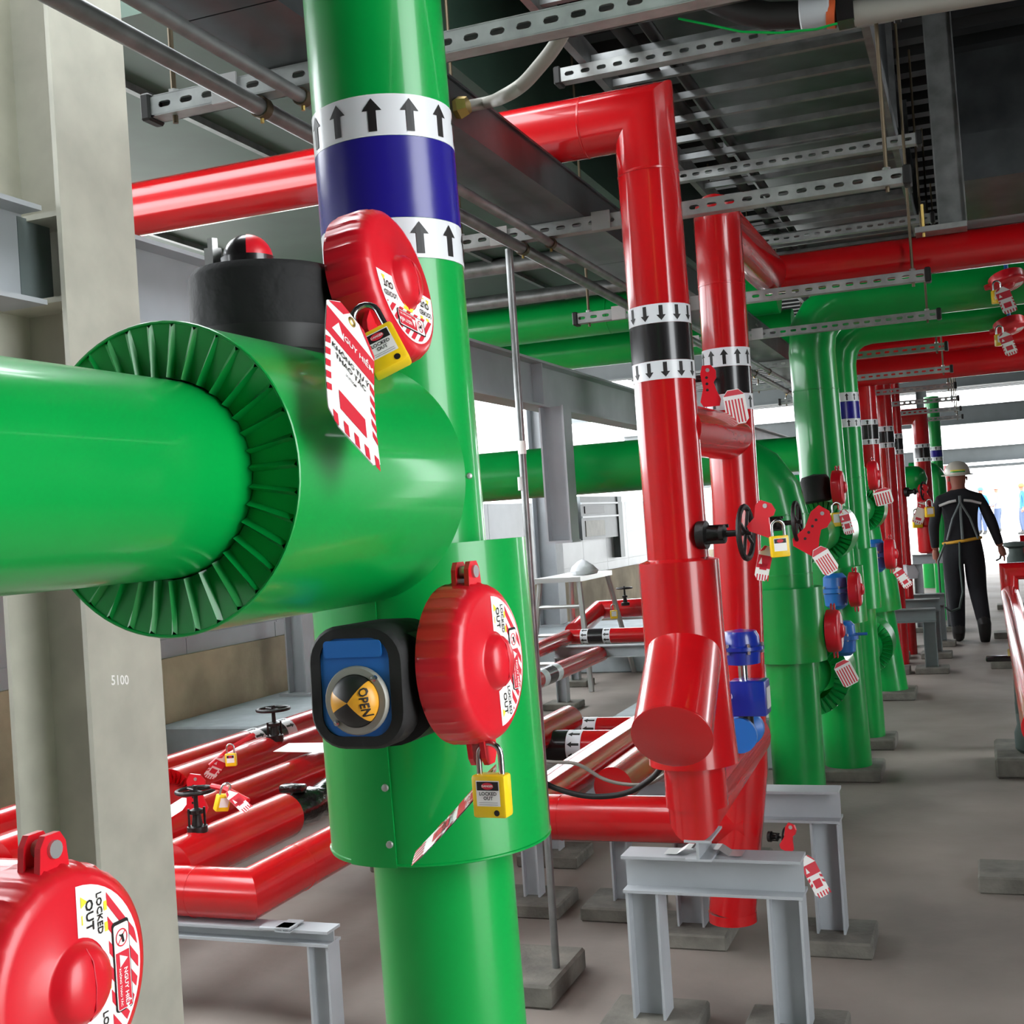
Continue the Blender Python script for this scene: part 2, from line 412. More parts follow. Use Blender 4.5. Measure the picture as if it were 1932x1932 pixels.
# trunking on the left of the struts: sheets 2.4 m long
tr = thing('cable_trunking', 'long galvanised cable trunking lying on the bright struts', 'cable tray', (-1.11, 1, ZS + .043))
y = -.6
while y < 14.5:
    y1 = y + 2.4
    a = MB().box((-1.215, y, ZS + .043), (-1.03, y1 - .004, ZS + .047)); a.box((-1.034, y, ZS + .047), (-1.03, y1 - .004, ZS + .14)); a.box((-1.215, y, ZS + .047), (-1.211, y1 - .004, ZS + .14))
    a.box((-1.222, y, ZS + .14), (-1.023, y1 - .004, ZS + .146))
    sec = part('trunking_section', a, 'duct', tr, 0)
    for dy in (.06, .10):
        for zz in (.07, .11): part('bolt', MB().lathe([(.006, 0), (.006, .006)], (-1.030, y1 - dy, ZS + zz), (1, 0, 0), 6, cap1=True), 'zinc', sec, 0)
    y = y1
def conduit(label, X, z, r, y0, y1, m='galv'):
    t = thing('conduit', label, 'conduit', (X, y0, z))
    part('tube', MB().cyl((X, y0, z), (X, y1, z), r, 16), m, t)
    for yy in SY:
        if y0 < yy < y1 and yy < 9:
            part('saddle_clamp', MB().lathe([(r + .001, -.010), (r + .004, -.010), (r + .004, .010), (r + .001, .010)], (X, yy + .02, z), (0, 1, 0), 14), 'rod', t)
            part('clamp_screw', MB().cyl((X, yy + .02, z - r - .012), (X, yy + .02, z - r + .002), .004, 6), 'brass', t)
conduit('outer galvanised conduit clipped under the trunking', -1.235, ZS - .020, .017, -.5, 14.2)
conduit('inner galvanised conduit clipped under the trunking', -1.145, ZS - .016, .013, -.5, 14.2)
# ladder tray above, every rung a part
lt = thing('ladder_tray', 'dark galvanised ladder cable tray hung above the red transverse pipe', 'cable tray', (-.6, 4, ZU + .045))
for X in (-1.02, -.22):
    part('side_rail', MB().box((X - .012, 2.0, ZU + .042), (X + .012, 15, ZU + .115)), 'galv', lt, 0)
rg = None
for i in range(54):
    yy = 2.2 + i * .235
    if rg is None: rg = part('rung', MB().box((-1.008, 2.2, ZU + .058), (-.232, 2.222, ZU + .08)), 'galv', lt, 0)
    else: share(rg, 'rung', lt, (0, yy - 2.2, 0))
for i, (X, r, lab) in enumerate(((-.9, .022, 'black power cable lying along left of the ladder tray'), (-.82, .018, 'black power cable second from left of the ladder tray'))):
    tag(part('cable', MB().tube([(X, 2.0, ZU + .10), (X + .02, 5, ZU + .10), (X - .01, 9, ZU + .10), (X, 15, ZU + .10)], r, 10), 'rubber'), lab, 'cable')
# sheet-metal ducts
def duct(label, lo, hi, axis, step, m='duct'):
    t = thing('air_duct', label, 'duct', [(lo[i] + hi[i]) / 2 for i in range(3)])
    part('duct_body', MB().box(lo, hi), m, t, 0)
    v = lo[axis] + step
    while v < hi[axis]:
        l = [q - .025 for q in lo]; h = [q + .025 for q in hi]; l[axis] = v - .012; h[axis] = v + .012
        part('duct_flange', MB().box(l, h), 'galv', t, 0); v += step
    return t
duct('shiny galvanised duct above the ladder tray mirroring red and green', (-.95, 2.0, 3.02), (-.25, 12, 3.45), 1, 1.2)
duct('wide grey duct under the roof beyond the cream column', (-4.7, 2.95, 2.92), (-1.52, 8.0, 3.45), 0, 1.1, 'duct_green_reflect')
duct('blue-grey duct along the aisle right of the ladder tray', (-.02, 6.0, 2.82), (.55, 11, 3.4), 1, 1.3)
duct('dark galvanised duct crossing above red header at top right', (.02, 5.15, 2.62), (2.3, 5.9, 2.80), 0, .62)
dt = duct('teal-grey duct behind the big left green headers', (-4.7, 8.6, 2.62), (-1.55, 9.3, 3.2), 0, 1.2)
for X in (-4.2, -2.2): part('hanger_rod', MB().cyl((X, 8.95, 3.2), (X, 8.95, 3.56), .008, 8), 'rod', dt)
# ------------------------------------------------------------------ the near green riser, its branch and valve sleeve
YR = 1.31; R0 = .080
pt, pb = PY(702, 0, YR), PY(862, 1932, YR)
ax = (pt - pb).normalized()
def riser_at(z): return pb + ax * ((z - pb.z) / ax.z)
gr = thing('green_pipe', 'large near green riser with branch drum, valve sleeve and blue band', 'pipe', riser_at(0))
part('riser_pipe', MB().cyl(riser_at(0), riser_at(3.5), R0, 64), 'green', gr)
b0 = riser_at(0)
def zh(z): return (z) / ax.z
band(gr, b0, ax, R0, zh(1.838), zh(1.884), 'band_white', 'arrow_band', (.30, -.95, 0), 12)
band(gr, b0, ax, R0, zh(1.747), zh(1.8375), 'band_blue', 'blue_band')
band(gr, b0, ax, R0, zh(1.702), zh(1.7465), 'band_white', 'arrow_band', (.30, -.95, 0), 12)
part('seam_screw', MB().lathe([(.004, 0), (.003, .003), (0, .0035)], PD(885, 898, 1.385), (.55, -.83, 0), 8), 'zinc', gr)
# valve sleeve
zt, zb = 1.385, 1.048; c0 = riser_at(zb); RS = .1255
sl = part('valve_sleeve', MB().lathe([(R0, .004), (RS - .004, .004), (RS, 0), (RS, zt - zb), (RS - .0025, zt - zb), (RS - .0025, zt - zb - .03), (R0 + .004, zt - zb - .03)], c0, ax, 72), 'green', gr)
part('bottom_bead', MB().tube([c0 + V(math.cos(a) * RS, math.sin(a) * RS, .002) for a in [2*PI*i/60 for i in range(60)]], .0018, 6, closed=True), 'green', sl)
fsurf = cylsurf(c0, ax, RS, (.04, -1, 0))
a0 = .0125
fl = MB(); n = 10
vs = [fsurf(-.062 + .062 * i / n, h, .0018) for h in (0, zt - zb) for i in range(n + 1)]
vs2 = [fsurf(-.062 + .062 * i / n, h, .0002) for h in (0, zt - zb) for i in range(n + 1)]
fl.add(vs + vs2, [(i, i+1, n+2+i, n+1+i) for i in range(n)] + [(n, 2*n+1, 4*n+3, 3*n+2), (0, 2*n+2, 3*n+3, n+1)])
part('overlap_flap', fl, 'green', sl)
for h in (.025, .085, .17, .31):
    c = fsurf(-.006, h, .0015); nrm = (fsurf(-.006, h, .01) - c).normalized()
    part('screw', MB().lathe([(.0042, 0), (.0036, .0025), (0, .003)], c, nrm, 10), 'zinc', sl)
# branch drum along the aisle direction, pleated end facing the near side
XD, ZD = -.612, 1.456; YF, YE = .836, 1.165; RD = .126
Q0 = V(XD, YF, ZD)
drum = part('branch_drum', MB().lathe([(RD, 0), (RD, YE - YF), (RD - .003, YE - YF), (RD - .003, .05)], Q0, (0, 1, 0), 80), 'green', gr)
sm = cylsurf(Q0, (0, 1, 0), RD, (0, 0, 1))
mb = MB(); mb.lathe([(RD - .003, YE - YF - .001), (R0 * .4, YE - YF + .07)], Q0, (0, 1, 0), 60); part('drum_saddle', mb, 'green', drum)
# 36 pleats: each a folded gore
NP = 36; mbp = MB(); vs = []; fs = []
RI = R0 + .001
for k in range(NP):
    a_ = 2 * PI * k / NP; da = 2 * PI / NP
    def q(r, a, h): return (XD + r * math.sin(a), YF + h, ZD + r * math.cos(a))
    o = len(vs); j = random.uniform(-.1, .1)
    vs += [q(RD, a_, .0), q(RI, a_, .0065), q(RD - .001, a_ + da * (.74 + j * .5), .0015), q(RI, a_ + da * (.66 + j), .0055), q(RI + .001, a_ + da * (.84 + j * .5), -.002), q(RD - .004, a_ + da * .88, -.0008), q(RD, a_ + da, .0), q(RI, a_ + da, .0065)]
    fs += [(o, o+1, o+3, o+2), (o+2, o+3, o+4, o+5), (o+5, o+4, o+7, o+6)]
mbp.add(vs, fs); part('pleated_end', mbp, 'green', drum, 12)
part('rim_bead', MB().tube([(XD + RD * math.sin(a), YF, ZD + RD * math.cos(a)) for a in [2*PI*i/72 for i in range(72)]], .0014, 6, closed=True), 'green', drum)
part('branch_pipe', MB().cyl((XD, -.6, ZD), (XD, YF + .03, ZD), R0, 64), 'green', gr)

# ------------------------------------------------------------------ lockout covers, padlocks, tags
def cover(label, c, axis, upv, R=.079, t=.047, spin=0, detail=2, hasp=True, lug_off=0):
    """two-part handwheel lockout; local z = face normal, local y = up; sticker on the local right half"""
    z = Vector(axis).normalized(); yv = Vector(upv); yv = (yv - z * yv.dot(z)).normalized(); xv = yv.cross(z)
    y2 = yv * math.cos(spin) + xv * -math.sin(spin) if False else yv
    Mx = frame(c, xv, yv, z)
    t_ = thing('lockout_cover', label, 'lockout cover', c)
    n = 192 if detail > 1 else 48; NF = 30
    def fl(i, a):
        if i in (2, 3, 4) and detail:
            s = (a * NF / (2 * PI)) % 1; return 1.0 if s < .22 else .982
        return 1
    prof = [(R * .93, -t * .5), (R * .985, -t * .46), (R, -t * .38), (R * .995, t * .10), (R * .975, t * .26), (R * .93, t * .40), (R * .86, t * .48), (R * .80, t * .5), (R * .36, t * .5),
            (R * .335, t * .54), (R * .31, t * .66), (R * .24, t * .76), (R * .12, t * .81), (R * .01, t * .82)]
    # lathe in the local frame
    mb = MB(Mx); mb.lathe(prof, (0, 0, 0), (0, 0, 1), n, mod=fl, cap0=True); sh = part('shell', mb, 'lock_red', t_, 50)
    if detail > 1:
        part('split_line', MB(Mx).tube([(0, -R * .30, t * .68), (0, -R*.2, t*.795), (0, 0, t * .826), (0, R*.2, t*.795), (0, R * .30, t * .68)] , .0006, 6), 'print_red', sh)
    def lug(a, name):
        L = MB(Mx @ Matrix.Rotation(a - PI/2, 4, 'Z'))
        for zz in (-.009, .005):
            L.prism([(-.014, R * .93), (.014, R * .93), (.012, R * 1.16), (.007, R * 1.25), (-.007, R * 1.25), (-.012, R * 1.16)], zz, zz + .005)
        return part(name, L, 'lock_red', t_, 0)
    lug(PI/2 + spin + lug_off, 'hinge_lug')
    part('hinge_pin', MB(Mx @ Matrix.Rotation(spin + lug_off, 4, 'Z')).cyl((0, R * 1.12, -.012), (0, R * 1.12, .0125), .0062, 14), 'zinc', t_)
    if hasp: lug(-PI/2 + spin + lug_off, 'hasp_lug')
    # sticker: right half-moon round the hub
    cs, sn = math.cos(spin), math.sin(spin)
    sf = lambda x, y, l: Mx @ V(x * cs - y * sn, x * sn + y * cs, t * .5 + l)
    K = R
    ro, ri = .80 * K, .37 * K
    pts = [(.03 * K, math.sqrt(ro**2 - (.03*K)**2))]
    moon = disc((0, 0), ro, 26, PI/2 - .04, -PI/2 + .04) + disc((0, 0), ri, 18, -PI/2 + .08, PI/2 - .08)
    st = decal('sticker', [moon], 'paper', t_, sf, .0004)
    if detail >= 1:
        xs = .40 * K; stripes = []
        rr_ = .77 * K
        for k in range(-3, 8):                           # slanting stripes in the outer segment
            y0 = k * .21 * K - .30 * K
            stripes.append([(xs, y0), (K, y0 - 1.25 * (K - xs)), (K, y0 - 1.25 * (K - xs) + .11 * K), (xs, y0 + .11 * K)])
        cp = [((rr_ * math.cos(a), rr_ * math.sin(a), 0), (math.cos(a), math.sin(a), 0)) for a in [-1.5 + .1 * i for i in range(31)]]
        decal('red_stripes', stripes, 'print_red', st, sf, .0007, clip=cp)
    if detail > 1:
        yl = [[(.08*K, .70*K), (.08*K, .60*K), (.16*K, .64*K)], [(.08*K, .22*K), (.14*K, .20*K), (.40*K, -.02*K), (.40*K, .06*K), (.18*K, .28*K), (.09*K, .30*K)],
              rect(.36*K, .50*K, .40*K, .58*K), rect(.36*K, .32*K, .40*K, .40*K), rect(.08*K, .46*K, .095*K, .54*K), rect(.36*K, -.18*K, .40*K, -.10*K),
              [(.08*K, -.22*K), (.14*K, -.20*K), (.40*K, .0), (.40*K, -.08*K), (.18*K, -.28*K), (.09*K, -.30*K)], [(.08*K, -.70*K), (.08*K, -.60*K), (.16*K, -.64*K)]]
        for y_ in yl: decal('yellow_mark', [y_], 'print_yellow', st, sf, .0007)
        def vtext(s, size, x, y, a=-PI/2):
            vs, f = text2d(s, size); return (rot2(vs, a, (x, y)), f)
        for tx_ in (vtext('LOCKED', .092 * K, .30 * K, .50 * K), vtext('OUT', .125 * K, .175 * K, .52 * K), vtext('LOCKED', .092 * K, .30*K, -.52*K), vtext('OUT', .125*K, .175*K, -.54*K)): decal('lettering', [], 'ink', st, sf, .0011, txt=[tx_])
        fx0, fx1, fy0, fy1 = .44 * K, .66 * K, -.42 * K, .36 * K
        def rr(x0, y0, x1, y1, r):
            return disc((x1-r, y1-r), r, 5, 0, PI/2) + disc((x0+r, y1-r), r, 5, PI/2, PI) + disc((x0+r, y0+r), r, 5, PI, 1.5*PI) + disc((x1-r, y0+r), r, 5, 1.5*PI, 2*PI-.001)
        decal('sign_border', [rr(fx0, fy0, fx1, fy1, .035*K)], 'ink', st, sf, .0012)
        decal('sign_ground', [rr(fx0 + .012*K, fy0 + .012*K, fx1 - .012*K, fy1 - .03*K, .025*K)], 'paper', st, sf, .0015)
        cx = (fx0 + fx1) / 2; cy = .21 * K; r1, r2 = .078 * K, .066 * K
        ring = [[(cx + r2 * math.cos(a), cy + r2 * math.sin(a)), (cx + r1 * math.cos(a), cy + r1 * math.sin(a)), (cx + r1 * math.cos(b), cy + r1 * math.sin(b)), (cx + r2 * math.cos(b), cy + r2 * math.sin(b))] for a, b in [(2*PI*i/24, 2*PI*(i+1)/24) for i in range(24)]]
        sl_ = rot2(rect(-.072*K, -.005*K, .072*K, .005*K), PI/4 , (cx, cy))
        decal('no_hand_sign', ring + [sl_, rect(fx0 + .022*K, fy0 + .02*K, fx1 - .022*K, .09*K)], 'print_red', st, sf, .0018)
        decal('hand_mark', [rot2(rect(-.012*K, -.045*K, .012*K, .03*K), .2, (cx + .01*K, cy)), rot2(rect(-.006*K, 0, .006*K, .05*K), .9, (cx + .01*K, cy))], 'ink', st, sf, .0021)
        decal('warning_triangle', [[(cx + .06*K, .02*K), (cx - .045*K, -.04*K), (cx - .045*K, .07*K)]], 'paper', st, sf, .0021)
        decal('sign_lettering', [], 'paper', st, sf, .0022, txt=[vtext('NGUY HIỂM', .066 * K, cx + .022*K, -.235 * K), vtext('KHÔNG THAO TÁC', .036*K, cx - .052*K, -.21*K)])
    return t_, Mx

def padlock(label, top, down, side, S=1.0, detail=2, group=None):
    """top: point the shackle hangs from; down: hanging direction; side: body's width direction"""
    dn = Vector(down).normalized(); sx = Vector(side); sx = (sx - dn * sx.dot(dn)).normalized(); fr = sx.cross(-dn)
    Mx = frame(top, sx, -dn, fr)                          # local x width, y up, z front
    t = thing('padlock', label, 'padlock', top, group)
    W, Hh, D = .036 * S, .042 * S, .019 * S; ys = -.030 * S
    part('body', MB(Mx).rbox((0, ys - Hh/2, 0), (W, Hh, D), .003 * S, 2), 'yellow', t, 30)
    pts = [(-.012*S, ys, 0), (-.012*S, -.012*S, 0)] + [(-.012*S * math.cos(PI*i/8), -.012*S + .012*S * math.sin(PI*i/8), 0) for i in range(1, 8)] + [(.012*S, -.012*S, 0), (.012*S, ys, 0)]
    part('shackle', MB(Mx).tube(pts, .0030 * S, 10), 'chrome', t)
    sf = lambda x, y, l: Mx @ V(x, ys + y, D/2 + l)
    lb = decal('label', [rect(-.0125*S, -.030*S, .0125*S, -.005*S)], 'paper', t, sf, .0003)
    if detail:
        decal('label_header', [rect(-.0115*S, -.0145*S, .0115*S, -.006*S)], 'ink', lb, sf, .0006)
        decal('label_oval', [[(x * 1.9, y - .0102*S) for x, y in disc((0, 0), .0034*S, 16)]], 'print_red', lb, sf, .0009)
    if detail > 1:
        decal('label_lettering', [rect(-.010*S, -.0265*S, .010*S, -.0262*S), rect(-.010*S, -.0285*S, .010*S, -.0282*S)], 'ink', lb, sf, .0008, txt=[([(x, y - .0178*S) for x, y in text2d('LOCKED', .0048*S)[0]], text2d('LOCKED', .0048*S)[1]), ([(x, y - .0222*S) for x, y in text2d('OUT', .0048*S)[0]], text2d('OUT', .0048*S)[1])])
        decal('header_lettering', [], 'paper', lb, sf, .0012, txt=[([(x, y - .0102*S) for x, y in text2d('DANGER', .0030*S)[0]], text2d('DANGER', .003*S)[1])])
        decal('key_slot', [disc((.008*S, -.0365*S), .003*S, 14)], 'ink', t, sf, .0003)
    return t

def danger_tag(label, top, down, right, W=.07, L=.145, curl=0, detail=2, group=None, back=False):
    dn = Vector(down).normalized(); rx = Vector(right); rx = (rx - dn * rx.dot(dn)).normalized(); nz = rx.cross(-dn)
    top = Vector(top)
    def sf(x, y, l):                                      # y from 0 (top) to -L; curl bends the card along its length
        if abs(curl) > 1e-4:
            a = curl * (-y) / L; Rr = L / curl
            return top + rx * x + dn * (Rr * math.sin(a)) + nz * (Rr * (1 - math.cos(a))) + (nz * math.cos(a) - dn * math.sin(a)) * l
        return top + rx * x - (-dn) * (-y) + nz * l
    t = thing('danger_tag', label, 'tag', top, group)
    h = W / 2
    out = [(-h * .5, 0), (h * .5, 0), (h, -.018), (h, -L + .012), (h - .012, -L), (-h + .012, -L), (-h, -L + .012), (-h, -.018)]
    cu_ = L / 8 if abs(curl) > 1e-4 else None
    # card with thickness
    card = decal('card', [out], 'paper', t, sf, 0, cut=cu_)
    bk = decal('card_back', [out], 'paper', card, sf, -.0008, cut=cu_)
    e = .0004
    stripes = []
    if back:
        for k in range(6): stripes.append(rect(-h + .004 + k * (W - .008) / 6, -L + .004, -h + .004 + (k + .5) * (W - .008) / 6, -.03))
        decal('stripes', stripes + [[(-h*.5, -.002), (h*.5, -.002), (h*.95, -.018), (-h*.95, -.018)]], 'print_red', card, sf, e, cut=cu_)
        return t
    stripes += [[(-h*.48, -.0005), (-h * .1, -.0005), (-h*.35, -.012), (-h*.95, -.017)], [(h * .3, -.0005), (h*.5, -.0005), (h, -.018), (h, -.024)]]
    stripes += [rect(-h, -.058, h, -.025)]
    for k in range(5):
        x = -h + .006 + k * W / 5; stripes.append([(x, -L + .001), (x + W * .09, -L + .001), (x + W * .09, -L + .016), (x, -L + .016)])
    for k in range(5):
        y = -.066 - k * .0155
        if y - .014 < -L + .016: break
        for s in (-1, 1): stripes.append([(s * h, y), (s * (h - .007), y + (.004)), (s * (h - .007), y - .004), (s * h, y - .009)])
    stripes += [rect(-h * .52, -L + .028, h * .52, -L + .052)]
    decal('red_print', stripes, 'print_red', card, sf, e, cut=cu_)
    decal('warning_triangle', [[(-h * .78, -.048), (-h * .28, -.048), (-h * .53, -.031)]], 'paper', card, sf, .0008)
    if detail > 1:
        def tx(s, size, x, y): vs, f = text2d(s, size); return ([(a + x, b + y) for a, b in vs], f)
        decal('heading', [], 'paper', card, sf, .0009, txt=[tx('NGUY HIỂM', .0095, .008, -.042)], cut=cu_)
        decal('lettering', [], 'ink', card, sf, .0008, txt=[tx('KHÔNG TỰ Ý', .0088, 0, -.068), tx('THAO TÁC', .0088, 0, -.078), tx('VI PHẠM', .004, 0, -.089)], cut=cu_)
        part('eyelet', MB().tube([sf(.004 * math.cos(a), -.009 + .004 * math.sin(a), .0004) for a in [2*PI*i/14 for i in range(14)]], .0012, 6, closed=True), 'brass', t)
    return t

toR = V(cr.x, cr.y, cr.z)                                # "to the right" and "towards the near side" as world directions
near = V(cb.x, cb.y, 0).normalized()
# upper cover, its padlock and tag
UC = PD(722, 545, 1.235)
cover('red lockout cover below the blue band on the near green riser', UC, (.98, .03, .17), (-.17, 0, 1), spin=-PI * .53, lug_off=PI * .24)
padlock('yellow padlock hanging from the upper red cover over a striped tag', PD(680, 578, 1.145), V(.020, -.01, -.05) + toR * .008, toR + V(0, 0, .33), 1.0)
tdn = PD(644, 862, .965) - PD(664, 597, 1.085); trx = PD(690, 765, 1.06) - PD(607, 718, 1.0)
danger_tag('curved red and white danger tag hanging across the big green drum', PD(664, 596, 1.085), tdn, trx, .072, .172, curl=.16)
# lower cover
LC = PD(893, 1250, 1.215)
cover('red lockout cover beside black gearbox on the lower green sleeve', LC, (1, -.06, .03), (-.03, 0, 1))
padlock('yellow padlock hanging under the lower red cover by green sleeve', PD(922, 1402, 1.20), V(.004, 0, -1), toR + near * .42, .98)
danger_tag('danger tag seen edge-on beside the lower yellow padlock', PD(936, 1447, 1.23), toR * -.66 + V(0, 0, -.75), V(.38, -.92, -.05) + toR * .02 + V(0, 0, .10), .06, .122, curl=.10)
# bottom-left cover
cover('largest red lockout cover cut off by the bottom left corner', PD(94, 1852, .835), (1, -.01, 0), (-.02, 0, 1), R=.0795)

# ------------------------------------------------------------------ gear operators in black foam
def dome(parent, c, axis, upv, r, colours, word=None):
    z = Vector(axis).normalized(); yv = Vector(upv); yv = (yv - z * yv.dot(z)).normalized(); Mx = frame(c, yv.cross(z), yv, z)
    part('bezel', MB(Mx).lathe([(r * 1.32, 0), (r * 1.32, .004), (r * 1.26, .006), (r * 1.02, .0065)], (0, 0, 0), (0, 0, 1), 36, cap0=True), 'hose_grey', parent)
    n = 28; rings = 8
    for ci, (m, segs) in enumerate(colours):
        mb = MB(Mx); vs = []; fs = []
        for (a0_, a1_) in segs:
            o = len(vs); k = 12
            for i in range(rings + 1):
                ph = PI / 2 * i / rings
                for j in range(k + 1):
                    a = a0_ + (a1_ - a0_) * j / k; vs.append((r * math.cos(ph) * math.cos(a), r * math.cos(ph) * math.sin(a), .005 + r * .75 * math.sin(ph)))
            for i in range(rings):
                for j in range(k): fs.append((o + i*(k+1)+j, o + i*(k+1)+j+1, o + (i+1)*(k+1)+j+1, o + (i+1)*(k+1)+j))
        mb.add(vs, fs); ob = part('indicator', mb, m, parent)
    if word:
        vs, f = text2d(word, .0105); vs = rot2(vs, -PI/2 + .1, (r * .62, 0))
        def sfd(x, y, l):
            q = min(math.hypot(x, y) / r, .98); return Mx @ V(x, y, .0058 + r * .75 * math.sqrt(1 - q * q))
        decal('indicator_lettering', [], 'ink', ob, sfd, .001, txt=[(vs, f)], cut=.003, cutx=.003)
    for a in (PI * .25, PI * 1.25): part('bezel_screw', MB(Mx).lathe([(.0035, .005), (.0028, .008), (0, .0085)], (r * 1.17 * math.cos(a), r * 1.17 * math.sin(a), 0), (0, 0, 1), 10), 'chrome', parent)
GC = PD(672, 1297, 1.165)
t = thing('gear_operator', 'black foam wrapped valve gearbox with blue face and OPEN indicator', 'valve operator', GC)
fy = V(.02, -1, .02).normalized(); fz = V(0, 0, 1); fxv = V(1, .02, 0)
fz = (fz - fy * fz.dot(fy)).normalized(); fxv = fz.cross(fy) * 1; Mg = frame(GC, fz.cross(fy).normalized(), fz, fy)     # local z towards the near side
def rr(hx, hy, r, n=7, c=(0, 0)):
    return disc((c[0]+hx-r, c[1]+hy-r), r, n, 0, PI/2) + disc((c[0]-hx+r, c[1]+hy-r), r, n, PI/2, PI) + disc((c[0]-hx+r, c[1]-hy+r), r, n, PI, 1.5*PI) + disc((c[0]+hx-r, c[1]-hy+r), r, n, 1.5*PI, 2*PI-.0001)
o1 = rr(.050, .058, .034); i1 = rr(.036, .046, .020, c=(-.001, 0))
N = len(o1); mb = MB(Mg)
vs = [(x, y, -.09) for x, y in o1] + [(x, y, -.004) for x, y in o1] + [(x * .94, y * .95, 0) for x, y in o1] + [(x, y, 0) for x, y in i1] + [(x, y, -.014) for x, y in i1]
fs = [(k * N + i, k * N + (i+1) % N, (k+1) * N + (i+1) % N, (k+1) * N + i) for k in range(4) for i in range(N)] + [list(range(N))]
mb.add(vs, fs); part('foam_wrap', mb, 'foam', t, 40)
fp = MB(Mg); fp.prism(rr(.0362, .0462, .018, c=(-.001, 0)), -.03, -.002); fb = part('blue_housing', fp, 'blue_paint', t, 0)
fp = MB(Mg); fp.prism(rr(.030, .008, .004, c=(-.002, .036)), -.002, .001); part('housing_rib', fp, 'blue_paint', fb, 0)
dome(t, Mg @ V(.001, -.012, -.001), fy, (0, 0, 1), .0245, (('ink', ((PI*.28, PI*.85), (PI*1.15, PI*1.72))), ('amber', ((-PI*.28, PI*.28), (PI*.85, PI*1.15)))), 'OPEN')
part('drive_shaft', MB().cyl(Mg @ V(.032, .028, -.018), LC + V(-.01, 0, .012), .0065, 16), 'blue_paint', t)
part('foam_collar', MB().cyl(Mg @ V(.018, -.004, -.12), Mg @ V(.018, -.004, -.03), .056, 32), 'foam', t)
# upper operator: foam drum on top of the branch drum
UG = PY(498, 520, 1.055)
t = thing('gear_operator', 'black foam wrapped gearbox standing on the big green drum', 'valve operator', (UG.x, UG.y, 1.56))
ut = V(.02, .0, 1).normalized()
part('foam_wrap', MB().lathe([(.070, 1.545 - 1.56), (.0735, .02), (.0735, .095), (.069, .102), (.0, .102)], (UG.x, UG.y, 1.56), ut, 48, cap0=True), 'foam', t)
part('tape_patch', MB().lathe([(.0745, .0), (.0747, .001), (.0747, .022), (.0745, .023)], (UG.x, UG.y, 1.58), ut, 48), 'rubber', t)
cdm = PY(468, 490, 1.03)
for m, (a0_, a1_) in (('band_black', (0, PI)), ('lock_red', (PI, 2*PI))):
    mb = MB(); vs = []; fs = []
    for i in range(9):
        ph = PI / 2 * i / 8
        for j in range(13):
            a = a0_ + (a1_ - a0_) * j / 12 + PI/2 + .5; vs.append(cdm + V(.024 * math.cos(ph) * math.cos(a), .024 * math.cos(ph) * math.sin(a), .024 * math.sin(ph)))
    for i in range(8):
        for j in range(12): fs.append((i*13+j, i*13+j+1, (i+1)*13+j+1, (i+1)*13+j))
    mb.add(vs, fs); part('indicator', mb, m, t)
part('indicator_seat', MB().cyl(cdm + V(0, 0, -.03), cdm + V(0, 0, .001), .026, 24), 'band_black', t)
bc = PY(403, 490, 1.03)
part('hex_bolt', MB().lathe([(.0095, -.012), (.0095, .010), (.0055, .010), (.0055, .020), (0, .021)], bc, (0, 0, 1), 6), 'zinc', t, 0)
part('drive_shaft', MB().cyl((UG.x + .05, UG.y, UC.z - .004), UC + V(-.01, 0, 0), .0065, 16), 'blue_paint', t)
# ------------------------------------------------------------------ steel portals and trestles
def portal(label, Xl, Xr, Y, zt, m='steel_paint', s=.1, pad=.05, pads=True, bh=None):
    bh = bh or s
    t = thing('pipe_support', label, 'support frame', ((Xl + Xr) / 2, Y, 0))
    part('top_beam', MB().hbeam((Xl - s/2, Y, zt - bh/2), (Xr + s/2, Y, zt - bh/2), bh, s, .008, .006, (0, 0, 1)), m, t, 0)
    for X in (Xl, Xr):
        part('leg', MB().hbeam((X, Y, pad), (X, Y, zt - bh), s * .9, s * .9, .007, .006, (1, 0, 0)), m, t, 0)
        if pads: part('concrete_foot', MB().rbox((X, Y, pad / 2), (.26, .24, pad), .006, 1), 'pad', t, 0)
    return t
def shoe(parent, X, Y, z, zp):
    part('pipe_shoe', MB().hbeam((X, Y - .08, (z + zp) / 2), (X, Y + .08, (z + zp) / 2), zp - z, .07, .006, .007, (0, 0, 1)), 'steel_paint', parent, 0)
    for s in (-1, 1):
        part('guide_clip', MB(frame((X + s * .075, Y, z), (s, 0, 0), (0, 1, 0), (0, 0, 1))).add([(-.045,-.03,.02),(-.03,-.03,.02),(-.005,-.03,.004),(.03,-.03,.004),(-.045,.03,.02),(-.03,.03,.02),(-.005,.03,.004),(.03,.03,.004)], [(0,1,5,4),(1,2,6,5),(2,3,7,6)]), 'zinc', parent, 0)
p1 = portal('white painted support frame standing under the red strainer pipe', -.925, -.545, 3.30, .49)
shoe(p1, -.755, 3.30, .49, .545)
portal('grey support frame just behind the white front frame', -.98, -.53, 4.06, .50)

